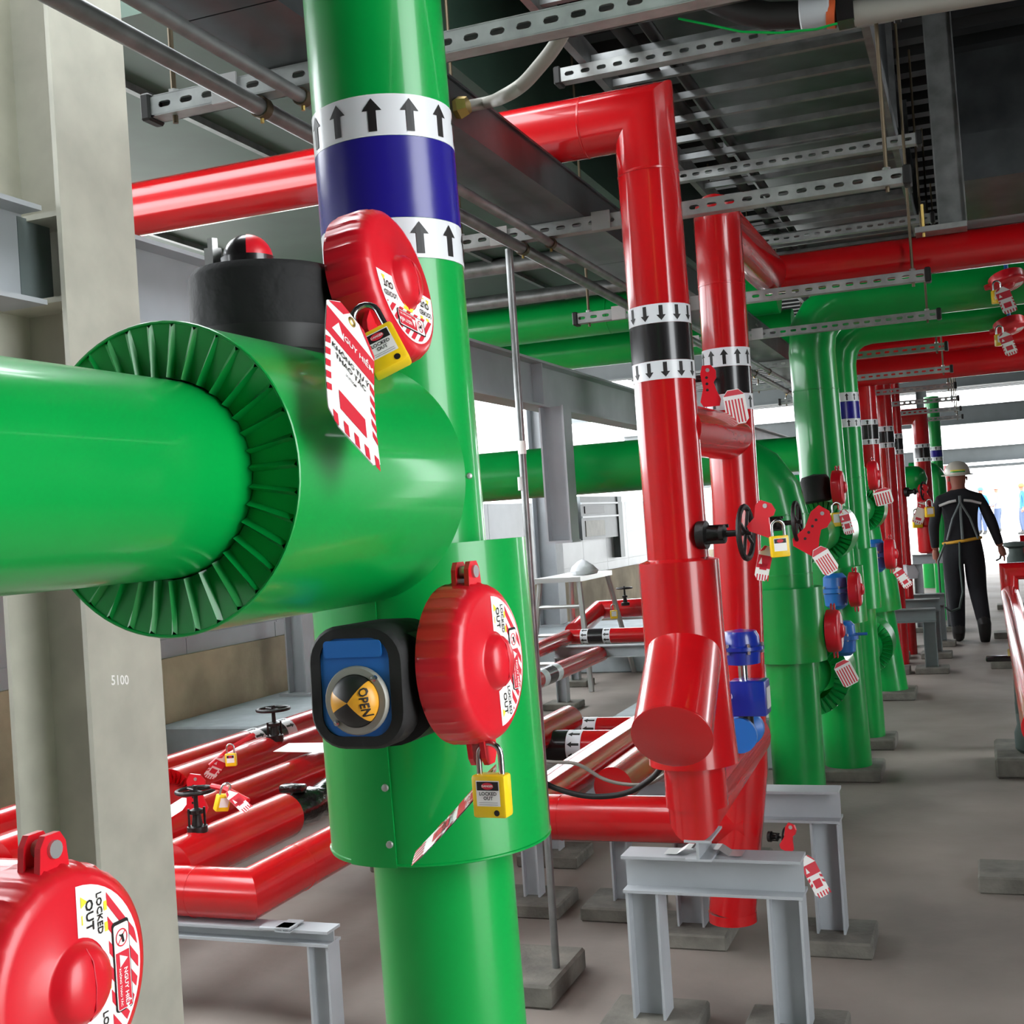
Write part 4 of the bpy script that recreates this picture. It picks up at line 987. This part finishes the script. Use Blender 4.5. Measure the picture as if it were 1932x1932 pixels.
# ------------------------------------------------------------------ crossing pipes seen between near riser and strainer
def cross_pipe(label, px, py, Y, x1, r, pxb=None):
    q = PY(px, py, Y); t = thing('red_pipe', label, 'pipe', (q.x, Y, 0))
    part('pipe_run', MB().cyl((q.x - .25, Y, q.z), (x1, Y, q.z), r, 36), 'red', t)
    if pxb:
        w_ = [PY(p, py, Y).x for p in pxb]
        for i, m in enumerate(('band_white', 'band_black', 'band_white')):
            band(t, V(0, Y, q.z), (1, 0, 0), r, w_[i], w_[i+1] - .001, m, 'arrow_band' if i != 1 else 'black_band', (0, -1, .3), 0 if i == 1 else 9, True, .014)
    return t, q
t, q = cross_pipe('front red cross pipe with black and white bands behind pole', 1075, 1408, 5.75, -1.2, .078, (1000, 1030, 1076, 1104))
t, q = cross_pipe('rear red cross pipe with black and white bands behind pole', 1090, 1378, 6.4, -1.2, .07, (1043, 1065, 1104, 1130))
part('blue_end', MB().cyl((q.x - .31, 6.4, q.z), (q.x - .25, 6.4, q.z), .075, 24), 'blue_paint', t)
t = floor_pipe('red pipe stub under the sagging black hose', [(-1.33, 4.4, .42), (-1.33, 5.7, .42)], .074)
portal('grey trestle with concrete feet under the red cross pipes', -1.75, -1.0, 4.9, .34, s=.07)
portal('short grey trestle left of the white front frame', -1.62, -1.28, 4.28, .345, s=.07)
fz_ = PZ(1010, 1880, 0)
tag(part('concrete_block', MB().rbox((-1.40, 3.55, .035), (.30, .34, .07), .008, 1), 'pad', smooth=0), 'loose concrete block on floor right of near green riser', 'block')
# farther low pipes
qb = PY(1130, 1200, 9.3)
t, q = cross_pipe('small red cross pipe with black band on the far trestle', 1130, 1200, 9.3, -.9, .058, (1098, 1112, 1140, 1154))
t2_ = floor_pipe('diagonal red pipe leaving the small banded cross pipe', [(q.x - .25, 9.3, q.z), (q.x - .25, 7.0, q.z - .05)], .058)
t3_ = floor_pipe('diagonal red pipe with band beside the galvanised pole', [(q.x + .1, 9.0, q.z - .1), (q.x + .1, 7.2, q.z - .1)], .06)
for (a, b, m) in ((.35, .45, 'band_white'), (.451, .62, 'band_black'), (.621, .72, 'band_white')): band(t3_, V(q.x + .1, 7.2, q.z - .1), (0, 1, 0), .06, a, b, m, 'arrow_band' if 'white' in m else 'black_band', (.2, -.2, 1), 0)
q6 = PY(1165, 1145, 11.2)
t = floor_pipe('red box elbow pipe at foot of the step ladder', [(q6.x - .18, 10.4, q6.z - .15), (q6.x - .18, 11.2, q6.z - .02), (q6.x + 1.2, 11.2, q6.z)], .085)
hand_valve('tiny black valve on the red pipe by step ladder', (q6.x + .12, 11.05, q6.z + .02), (0, 0, 1), .16, .07, False)
padlock('tiny yellow padlock by the step ladder foot', PY(1157, 1140, 10.8), (0, 0, -1), toR, 1.8, 0)
portal('grey trestle with long legs below the small banded cross pipe', -3.05, -2.1, 8.95, .47, s=.09)
portal('grey trestle farther behind below the diagonal pipes', -3.35, -2.6, 10.2, .44, s=.08)
# aluminium step ladder
L0 = [PY(1012, 1100, 9.9), PY(1095, 1092, 9.9), PY(1162, 1080, 10.6), PY(1095, 1085, 10.6)]
zt_ = PY(1055, 1092, 9.9).z
xl_, xr2 = PY(1018, 1095, 9.9).x, PY(1092, 1095, 9.9).x
ld = thing('step_ladder', 'aluminium work platform ladder standing behind the red pipes', 'ladder', (xl_, 10.3, 0))
part('platform', MB().box((xl_ - .03, 9.85, zt_ - .03), (xr2 + .03, 10.8, zt_ + .01)), 'zinc', ld, 0)
for (x, y, dx, dy) in ((xl_, 9.9, -.10, -.10), (xr2, 9.9, .08, -.10), (xl_, 10.75, -.10, .25), (xr2, 10.75, .12, .25)):
    zf = 0 if y < 10.5 else .0
    part('leg', MB().tube([(x, y, zt_ - .03), (x + dx, y + dy, zf)], .024, 8), 'zinc', ld)
for k in (1, 2, 3):
    f = k / 4.0; part('rung', MB().tube([(xl_ - .10 * f, 9.9 - .10 * f, zt_ * (1 - f)), (xr2 + .08 * f, 9.9 - .10 * f, zt_ * (1 - f))], .016, 8), 'zinc', ld)
tag(part('white_rag', MB().lathe([(.11, 0), (.12, .03), (.09, .07), (.04, .11), (0, .13)], (PY(1100, 1078, 10.3).x, 10.3, zt_ + .012), (0, 0, 1), 18, mod=lambda i, a: 1 + .15 * math.sin(3 * a + i), cap0=True), 'white_rag'), 'crumpled white bag on the ladder platform', 'bag')
# recessed cabinet on the left wall
y0c, y1c = PX(1098, 975, -4.85).y, PX(1166, 975, -4.85).y; zc0_, zc1_ = PX(1130, 1016, -4.85).z, PX(1130, 936, -4.85).z
t = thing('equipment_cabinet', 'grey wall cabinet with dark vent left of the strainer riser', 'cabinet', (-4.9, y0c, zc0_))
part('cabinet_body', MB().box((-4.965, y0c, zc0_), (-4.86, y1c, zc1_)), 'beam_grey', t, 0)
yv0, yv1 = PX(1104, 962, -4.85).y, PX(1140, 962, -4.85).y; zv = PX(1120, 962, -4.85).z
part('vent_slot', MB().box((-4.86, yv0, zv - .045), (-4.85, yv1, zv + .05)), 'ink', t, 0)
for dz in (-.09, .09): part('panel_rail', MB().box((-4.86, y0c, zv + dz - .012), (-4.84, y1c, zv + dz + .012)), 'clad', t, 0)
part('door_panel', MB().box((-4.86, yv0, zc0_ + .04), (-4.852, yv1, zv - .14)), 'steel_cream', t, 0)
part('corner_post', MB().box((-4.95, y1c, zc0_ - .3), (-4.84, y1c + .22, zc1_)), 'steel_dark', t, 0)
# ------------------------------------------------------------------ far risers
def far_riser(label, px, py, Y, r, m, z0, z1, bandz=None, blue=False, base=True, left=None, right=None):
    p = PY(px, py, Y); X = p.x
    t = thing('red_pipe' if m == 'red' else 'green_pipe', label, 'pipe', (X, Y, z0))
    pts = [V(X, Y, z0), V(X, Y, z1)]
    if right: pts.append(V(X + right, Y, z1))
    if left: pts.append(V(X - left, Y, z1))
    part('riser_pipe', MB().tube(pts, r, 32), m, t)
    if bandz:
        za_, zb2, h = bandz[0], bandz[1], bandz[2]
        band(t, V(X, Y, 0), (0, 0, 1), r, zb2, zb2 + h, 'band_white', 'arrow_band', (.2, -1, 0), 9, False, .013)
        band(t, V(X, Y, 0), (0, 0, 1), r, za_ + h + .001, zb2 - .001, 'band_blue' if blue else 'band_black', 'colour_band')
        band(t, V(X, Y, 0), (0, 0, 1), r, za_, za_ + h, 'band_white', 'arrow_band', (.2, -1, 0), 9, False, .013)
    return t, X
zb = lambda y, px, Y: PY(px, y, Y).z
t, X = far_riser('dark red riser with black band right of banded green riser', 1634, 800, 9.7, .086, 'red', 0, zb(668, 1634, 9.7), (zb(840, 1634, 9.7), zb(803, 1634, 9.7), .04), right=2.5)
tag(part('red_header', MB().cyl((X - .5, 9.62, zb(684, 1750, 9.62) - .03), (2.3, 9.62, zb(684, 1750, 9.62) - .03), .10, 36), 'red'), 'thick dark red header crossing right above the far aisle', 'pipe')
t, X = far_riser('dark red riser second behind banded green riser', 1668, 830, 11.2, .085, 'red', 0, 2.42, (zb(846, 1668, 11.2), zb(815, 1668, 11.2), .045))
t, X = far_riser('slim dark red riser with pale streak behind second one', 1690, 830, 11.9, .062, 'red', 0, 2.5, (zb(858, 1690, 11.9), zb(828, 1690, 11.9), .045))
t, X = far_riser('bright red riser standing on far grey support table', 1741, 880, 13.9, .085, 'red', zb(1044, 1741, 13.9), zb(784, 1741, 13.9), (zb(871, 1741, 13.9), zb(845, 1741, 13.9), .04), left=.9)
part('lower_sleeve', MB().lathe([(.085, 0), (.105, .02), (.105, .28), (.085, .30)], (X, 13.9, zb(1044, 1741, 13.9)), (0, 0, 1), 32), 'red', t)
pt_ = portal('far grey support table under the bright red riser', X - .12, X + .18, 13.9, zb(1046, 1741, 13.9), s=.1)
t, X = far_riser('far green riser with blue band behind the bright red one', 1765, 870, 15.5, .085, 'green', 0, 2.6, (zb(870, 1765, 15.5), zb(850, 1765, 15.5), .045), blue=True)
q = PY(1722, 905, 13.4); tg = thing('green_pipe', 'far green horizontal pipe end left of bright red riser', 'pipe', q)
part('pipe_run', MB().cyl((q.x - 1.6, 13.4, q.z), (q.x + .02, 13.4, q.z), .14, 28), 'green', tg)
part('support_leg', MB().cyl((q.x - .5, 13.4, 0), (q.x - .5, 13.4, q.z), .03, 12), 'steel_dark', tg)
part('rounded_end', MB().lathe([(.14, 0), (.13, .05), (.09, .10), (0, .125)], (q.x + .02, 13.4, q.z), (1, 0, 0), 28), 'green', tg)
q = PY(1768, 905, 15.2); tg = thing('green_pipe', 'far green elbow just left of worker helmet', 'pipe', q)
part('elbow', MB().tube([V(q.x - .3, 15.2, q.z + .12)] + arc((q.x, 15.2, q.z + .12), (q.x - .14, 15.2, q.z + .12), (q.x, 15.2, q.z - .02), 5) + [V(q.x, 15.2, 0)], .10, 24), 'green', tg)
t, X = far_riser('most distant red riser seen beside worker shoulder', 1792, 930, 18.5, .11, 'red', 0, 1.85)
for (pxr, pyr, Y, r, py, lab, l2, l3) in ((1690, 830, 11.9, .062, 930, 'dark gate valve on slim dark red riser beside green drum', 'red lockout plate on the dark red riser valve', 'blue and white tag on the dark red riser'),
                            (1765, 870, 15.5, .085, 960, 'dark gate valve on the far green riser', 'red lockout plate on the far green riser valve', 'pale tag on the far green riser')):
    q = V(PY(pxr, pyr, Y).x + r * .85, Y - .02, PY(pxr, py, Y).z); hand_valve(lab, q, (1, -.3, 0), .17, .08, False)
    wq = q + V(.16, -.05, 0)
    plate_lock(l2, wq + V(.0, -.01, -.02), (1, 0, 0), (0, 0, 1), .12, .16, 0)
    danger_tag(l3, wq + V(.0, -.02, -.10), V(-.04, 0, -.1), toR, .10, .20, detail=0)
    if Y < 12: padlock('yellow padlock on the slim dark red riser valve', wq + V(.04, -.025, -.08), (0, 0, -1), toR, 2.2, 0)
padlock('large looking yellow padlock left of bright red riser', PY(1729, 960, 13.8), (0, 0, -1), toR, 2.8, 0)
for (px, py, Y, lab, Wd, zt) in ((1715, 1255, 10.6, 'dark grey support frame in the far pipe row, nearest', .30, .52), (1722, 1225, 11.6, 'dark grey support frame in the far pipe row, middle', .36, .52), (1735, 1205, 12.5, 'dark grey support frame in the far pipe row, last', .36, .50)):
    X = PY(px, 1100, Y).x; portal(lab, X - Wd * .55, X + Wd * .45, Y, zt, 'steel_dark', s=.11)
tag(part('white_rag', MB().lathe([(.10, 0), (.11, .05), (.08, .12), (0, .16)], V(PY(1690, 830, 11.9).x, 11.9, PY(1712, 1092, 11.9).z), (0, 0, 1), 14, mod=lambda i, a: 1 + .2 * math.sin(3 * a), cap0=True), 'white_rag'), 'white bag wrapped round the dark red riser foot', 'bag')
tag(part('green_drum', MB().cyl(PZ(1763, 1108, 0), PZ(1763, 1108, 0) + V(0, 0, .42), .16, 24), 'green'), 'dark green barrel under the far support table', 'barrel')

# ------------------------------------------------------------------ right edge: low red pipe frame, valve, floor pads
q = PY(1903, 1078, 9.6)
t = thing('red_pipe', 'low red pipe frame at the right edge coming towards viewer', 'pipe', (q.x, 9.6, 0))
part('pipe_run', MB().tube([V(1.2, 9.6, q.z), V(q.x, 9.6, q.z), V(q.x, 9.6, q.z - .16), V(q.x, 8.9, q.z - .18), V(q.x - .02, 4.2, q.z - .18)], .062, 32), 'red', t)
qr = V(q.x, 9.6, q.z)
part('stand', MB().hbeam((q.x + .25, 9.6, 0), (q.x + .25, 9.6, q.z - .06), .08, .08, .006, .005, (1, 0, 0)), 'steel_dark', t, 0)
part('stand', MB().hbeam((q.x + .06, 7.4, 0), (q.x + .06, 7.4, q.z - .245), .08, .08, .006, .005, (1, 0, 0)), 'steel_dark', t, 0)
q = PY(1918, 1052, 11.4); t = thing('pump_valve', 'dark green and blue valve body behind low red pipe frame', 'valve', q)
part('body', MB().lathe([(.05, -.18), (.08, -.14), (.08, .0), (.06, .04), (.06, .08), (.10, .10), (.10, .13), (0, .14)], q, (0, 0, 1), 20, cap0=True), 'cover_foam', t)
part('name_plate', MB().cbox(q + V(.0, -.085, -.07), (.07, .01, .07)), 'blue_paint', t, 0)
q = PY(1925, 1035, 12.0); tag(part('red_pipe', MB().cyl(q, q + V(1.2, 0, 0), .12, 24), 'red'), 'short thick red pipe at the right edge behind valve', 'pipe')
fl = PZ(1905, 1478, 0)
t = thing('floor_pump', 'grey-green inline pump with brass fitting at right edge', 'pump', (fl.x + .08, 6.75, 0))
px_ = fl.x + .10
part('concrete_foot', MB().rbox((px_ + .05, 6.85, .05), (.42, .55, .10), .012, 1), 'pad', t, 0)
part('pump_body', MB().lathe([(.07, 0), (.09, .02), (.09, .10), (.075, .14), (.08, .25), (.06, .30), (.05, .34)], (px_ + .03, 6.75, .10), (0, 0, 1), 24, cap0=True, cap1=True), 'cover_foam', t)
part('riser_tube', MB().cyl((px_ - .02, 6.72, .30), (px_ - .02, 6.72, .60), .028, 16), 'cover_foam', t)
part('brass_fitting', MB().lathe([(.03, 0), (.045, .01), (.045, .04), (.03, .05), (.04, .055), (.04, .08)], (px_ - .02, 6.72, .58), (0, 0, 1), 6, cap0=True, cap1=True), 'brass', t, 0)
part('wheel_bar', MB().rbox((px_ - .09, 6.72, .575), (.16, .035, .03), .008, 2), 'band_black', t)
part('motor', MB().cyl((px_ + .09, 6.75, .40), (px_ + .09, 6.75, .62), .055, 22), 'blue_paint', t)
part('white_cloth', MB().lathe([(.04, 0), (.06, .02), (.03, .05), (0, .06)], (px_ + .03, 6.68, .43), (0, 0, 1), 14, cap0=True), 'white_rag', t)
for (px, py, wd, lab) in ((1905, 1205, .5, 'dark floor pad at right edge beside worker boots'), (1905, 1262, .5, 'dark floor pad at right edge nearest the pump'), (1905, 1150, .5, 'dark floor pad at right edge beyond worker'), (1928, 1690, .2, 'worn concrete pad at lower right edge')):
    q = PZ(px, py, 0); tag(part('floor_pad', MB().rbox((q.x + wd / 2 - .14, q.y + .12, .03), (wd, .24, .06), .006, 1), 'pad', smooth=0), lab, 'pad')

# ------------------------------------------------------------------ overhead bits
# hanger plate
hx = PY(1797, 420, 4.95)
t = thing('hanger_plate', 'wide flat grey hanger holding the red header at upper right', 'hanger', (hx.x, 4.95, 2.39))
hp0, hp1 = PY(1764, 0, 4.85), PY(1798, 425, 4.85); dh = (hp0 - hp1).normalized()
part('plate', MB().hbeam(hp1, hp1 + dh * 1.15, .10, .05, .004, .004, (1, 0, 0)), 'galv', t, 0)
part('cross_foot', MB().box((hx.x - .13, 4.80, 2.375), (hx.x + .05, 4.90, 2.395)), 'strut', t, 0)
part('anchor_bolt', MB().cyl((hx.x - .10, 4.82, 2.36), (hx.x - .10, 4.82, 2.48), .006, 8), 'brass', t)
# grey pipe, coupling and black hose at the top edge
Yh = 3.46
t = thing('vent_pipe', 'pale grey pipe with white coupling and black hose at top edge', 'pipe', PY(1700, 20, Yh))
part('pipe_run', MB().cyl(PY(1612, 26, Yh), PY(1932, -28, Yh), .033, 24), 'hose_grey', t)
part('coupling', MB().lathe([(.04, 0), (.044, .004), (.044, .075), (.04, .08)], PY(1510, 27, Yh), (1, 0, -.02), 24, cap0=True, cap1=True), 'clad', t)
part('orange_ring', MB().cyl(PY(1562, 25, Yh), PY(1578, 24, Yh), .040, 24), 'orange', t)
part('clamp_block', MB().cbox(PY(1596, 25, Yh), (.045, .07, .06)), 'band_black', t, 0)
hs = [PY(x, y, Yh) for x, y in ((1300, -25), (1350, 0), (1400, 20), (1450, 30), (1512, 28))]
part('black_hose', MB().tube(hs, .036, 20), 'rubber', t)
part('green_wire', MB().tube([PY(x, y, Yh - .05) for x, y in ((1280, 35), (1330, 45), (1400, 60), (1470, 62), (1540, 55), (1580, 44))], .0035, 6), 'green', t)
# bent conduit off the trunking
bp = [PX(868, 203, -1.02), PX(905, 196, -1.015) + V(.02, 0, 0), PD(950, 182, 2.42), PD(985, 160, 2.36), PD(1015, 128, 2.3), PD(1045, 90, 2.24), PD(1075, 40, 2.18)]
t = thing('conduit', 'grey flexible conduit bending up from the trunking side', 'conduit', bp[0])
sm2 = []
for i in range(len(bp) - 1):
    p0 = bp[max(i-1, 0)]; a = bp[i]; b = bp[i+1]; d_ = bp[min(i+2, len(bp)-1)]
    for k in range(6):
        s = k / 6; sm2.append(.5 * ((2*a) + (-p0+b)*s + (2*p0-5*a+4*b-d_)*s*s + (-p0+3*a-3*b+d_)*s**3))
part('tube', MB().tube(sm2, .0135, 14), 'hose_grey', t); part('gland', MB().lathe([(.022, -.012), (.026, 0), (.02, .02)], bp[0], (1, 0, .1), 6, cap0=True, cap1=True), 'brass', t, 0)

# ------------------------------------------------------------------ people
def person(label, loc, H, rz, J, mats, extras):
    """J: joint -> (x, y, z, radius) for a 1.70 m figure facing +y; one skinned mesh"""
    E_ = [('pelvis','spine'),('spine','chest'),('chest','neck'),('neck','chin'),('chin','head'),('head','crown'),
          ('chest','shl'),('shl','ell'),('ell','wrl'),('chest','shr'),('shr','elr'),('elr','wrr'),
          ('pelvis','hil'),('hil','knl'),('knl','anl'),('pelvis','hir'),('hir','knr'),('knr','anr')]
    ks = list(J); me = bpy.data.meshes.new('body')
    me.from_pydata([J[k][:3] for k in ks], [(ks.index(a), ks.index(b)) for a, b in E_], [])
    ob = bpy.data.objects.new('body', me); COL.objects.link(ob)
    sk = ob.modifiers.new('skin', 'SKIN'); sk.use_smooth_shade = True
    for i, k in enumerate(ks):
        r = J[k][3]; me.skin_vertices[0].data[i].radius = (r, r * (.68 if k in ('chest', 'spine', 'pelvis', 'shl', 'shr') else 1)); me.skin_vertices[0].data[i].use_root = (k == 'pelvis')
    ss = ob.modifiers.new('sub', 'SUBSURF'); ss.levels = 2; ss.render_levels = 2
    dg = bpy.context.evaluated_depsgraph_get(); m2 = bpy.data.meshes.new_from_object(ob.evaluated_get(dg)); bpy.data.objects.remove(ob)
    for m in mats: m2.materials.append(M_[m])
    zn = J['neck'][2] + .01; zb_ = J['pelvis'][2] - .01
    for p in m2.polygons:
        c = p.center; p.use_smooth = True
        hand = (c - V(*J['wrl'][:3])).length < .05 or (c - V(*J['wrr'][:3])).length < .05
        p.material_index = 0 if (c.z > zn or hand) else (1 if c.z > zb_ or abs(c.x) > .22 else 2)
    t = thing('person', label, 'person', loc); t.rotation_euler.z = rz; t.scale = (H / 1.70,) * 3
    o = bpy.data.objects.new('body', m2); COL.objects.link(o); o.parent = t
    def sub(name, mb, m, par=None):
        q = part(name, mb, m, None, 45); q.parent = par or t; return q
    for s in ('l', 'r'):                                  # boots and hands
        a = V(*J['an' + s][:3]); k = V(*J['kn' + s][:3]); up_ = (k - a).normalized()
        fw = V(0, 1, 0) if a.z < .12 else V(0, .72, -.70)
        sub('boot', MB().tube([a + up_ * .10, a + up_ * .02 - fw * .005, a - V(0, 0, .035) + fw * .05, a - V(0, 0, .05) + fw * .13, a - V(0, 0, .055) + fw * .18], [.062, .062, .055, .046, .03], 14), 'rubber')
        w_ = V(*J['wr' + s][:3]); e = V(*J['el' + s][:3]); d = (w_ - e).normalized(); sx = V(0, 1, 0)
        hd = sub('hand', MB().tube([w_ - d * .01, w_ + d * .03, w_ + d * .085], [.024, .034, .030], 12), 'skin')
        for i in range(4):
            b = w_ + d * .075 + sx * (.024 - .016 * i); L = (.07, .08, .075, .06)[i]
            sub('finger', MB().tube([b, b + d * L * .5, b + d * L * .9 + V(.012 if s == 'l' else -.012, 0, 0)], [.0085, .008, .006], 6), 'skin', hd)
        sub('thumb', MB().tube([w_ + d * .03 + sx * .025, w_ + d * .06 + sx * .045, w_ + d * .09 + sx * .05], [.010, .009, .007], 6), 'skin', hd)
    hc = V(*J['head'][:3])
    sub('ear', MB().lathe([(.02, -.008), (.024, 0), (.012, .008)], hc + V(-.083, 0, -.01), (1, 0, 0), 10, cap0=True, cap1=True), 'skin'); sub('ear', MB().lathe([(.02, -.008), (.024, 0), (.012, .008)], hc + V(.083, 0, -.01), (1, 0, 0), 10, cap0=True, cap1=True), 'skin')
    sub('nose', MB().tube([hc + V(0, .075, .02), hc + V(0, .108, -.02), hc + V(0, .085, -.028)], [.008, .014, .010], 8), 'skin')
    for s in (-1, 1): sub('eye', MB().lathe([(.010, 0), (.006, .006), (0, .008)], hc + V(.033 * s, .080, .005), (0, 1, 0), 10), 'ink')
    sub('mouth', MB().tube([hc + V(-.025, .078, -.062), hc + V(0, .086, -.064), hc + V(.025, .078, -.062)], .004, 6), 'print_red')
    if 'helmet' in extras:
        hm = sub('safety_helmet', MB().lathe([(.118, 0), (.120, .012), (.115, .05), (.098, .095), (.065, .125), (.02, .137), (0, .138)], hc + V(0, -.005, .025), (0, -.05, 1), 28), extras['helmet'])
        sub('brim', MB().lathe([(.112, .004), (.150, .0), (.150, .008), (.112, .014)], hc + V(0, .012, .025), (0, -.05, 1), 28), extras['helmet'], hm)
        if 'stripe' in extras:
            for (m, z) in (('print_yellow', .045), ('green', .032)): sub('helmet_stripe', MB().add([hc + V(.119 * math.sin(a), -.005 - .119 * math.cos(a), .025 + z + dz) for dz in (-.006, .006) for a in [-.6 + .1 * i for i in range(13)]], [(i, i+1, 14+i, 13+i) for i in range(12)]), m, hm)
    else: sub('hair', MB().lathe([(.088, -.02), (.094, .03), (.08, .075), (.04, .10), (0, .105)], hc + V(0, -.008, .0), (0, -.2, 1), 22), 'ink')
    return t, sub
Jw = dict(pelvis=(0, 0, .93, .155), spine=(0, 0, 1.10, .150), chest=(0, .01, 1.33, .175), neck=(0, .0, 1.475, .062), chin=(0, .02, 1.53, .068), head=(0, .02, 1.595, .088), crown=(0, .015, 1.66, .07),
          shl=(-.185, 0, 1.395, .075), ell=(-.255, -.02, 1.14, .058), wrl=(-.25, .05, .90, .040), shr=(.185, 0, 1.395, .075), elr=(.275, -.03, 1.15, .058), wrr=(.345, .02, .90, .040),
          hil=(-.095, 0, .86, .125), knl=(-.09, .04, .48, .092), anl=(-.09, .0, .09, .066), hir=(.095, 0, .86, .125), knr=(.11, .06, .50, .092), anr=(.145, -.13, .16, .066))
wp = PZ(1835, 1211, 0)
t, sub = person('worker in dark overalls and pale helmet walking away down the aisle', (wp.x - .03, wp.y, 0), 1.69, math.radians(3), Jw, ('skin', 'cloth_navy', 'cloth_navy'), {'helmet': 'helmet', 'stripe': 1})
def bk(x, z, o=.0): return V(x, -.128 + .30 * x * x + o - .0 , z)
for s in (-1, 1):
    sub('reflective_stripe', MB().tube([bk(s * .035, 1.375) , bk(s * .10, 1.365, .004), bk(s * .19, 1.335, .022)], [.013, .014, .012], 6), 'reflect')
ell = [V(.172 * math.cos(a), .122 * math.sin(a), .985 + .02 * math.cos(a) ) for a in [2*PI*i/28 for i in range(28)]]
sub('safety_belt', MB().tube(ell, .016, 8, closed=True), 'belt')
sub('harness_strap', MB().tube([bk(0, 1.42, -.01), bk(.0, 1.2, .012), V(0, -.125, 1.0)], .013, 6), 'steel_dark')
for s in (-1, 1): sub('harness_strap', MB().tube([bk(0, 1.36, -.012), bk(s * .08, 1.2, .01), V(s * .14, -.10, 1.0)], .010, 6), 'steel_dark')
sub('lanyard', MB().tube([V(-.16, -.09, .97), V(-.235, -.10, .80), V(-.235, -.10, .50), V(-.21, -.10, .36), V(-.15, -.10, .31), V(-.07, -.11, .34), V(-.03, -.12, .50), V(-.04, -.13, .75), V(-.03, -.13, .98)], .010, 8), 'cover_foam')
sub('tool', MB().tube([V(.345, .03, .83), V(.335, .06, .79), V(.30, .08, .77)], .010, 6), 'band_black')
def pose(**k): d = dict(Jw); d.update(k); return d
w2 = PZ(1886, 1006, 0)
person('distant man in grey jacket and jeans outside the bright opening', (w2.x, w2.y, 0), 1.68, math.radians(70), pose(anr=(.10, .02, .09, .062), wrr=(.30, .22, 1.02, .04), wrl=(-.26, .20, .98, .04)), ('skin', 'cloth_grey', 'denim'), {'helmet': 'helmet'})
w3 = PZ(1856, 1010, 0)
person('distant man in blue shirt half hidden behind worker shoulder', (w3.x, w3.y + 1, 0), 1.66, math.radians(150), pose(anr=(.10, .02, .09, .062)), ('skin', 'cloth_blue', 'denim'), {'helmet': 'blue_paint'})
w4 = PZ(1934, 1008, 0)
person('distant man in blue jacket cut by the right edge', (w4.x, w4.y, 0), 1.68, math.radians(100), pose(anr=(.10, .02, .09, .062)), ('skin', 'cloth_blue', 'denim'), {'helmet': 'orange'})
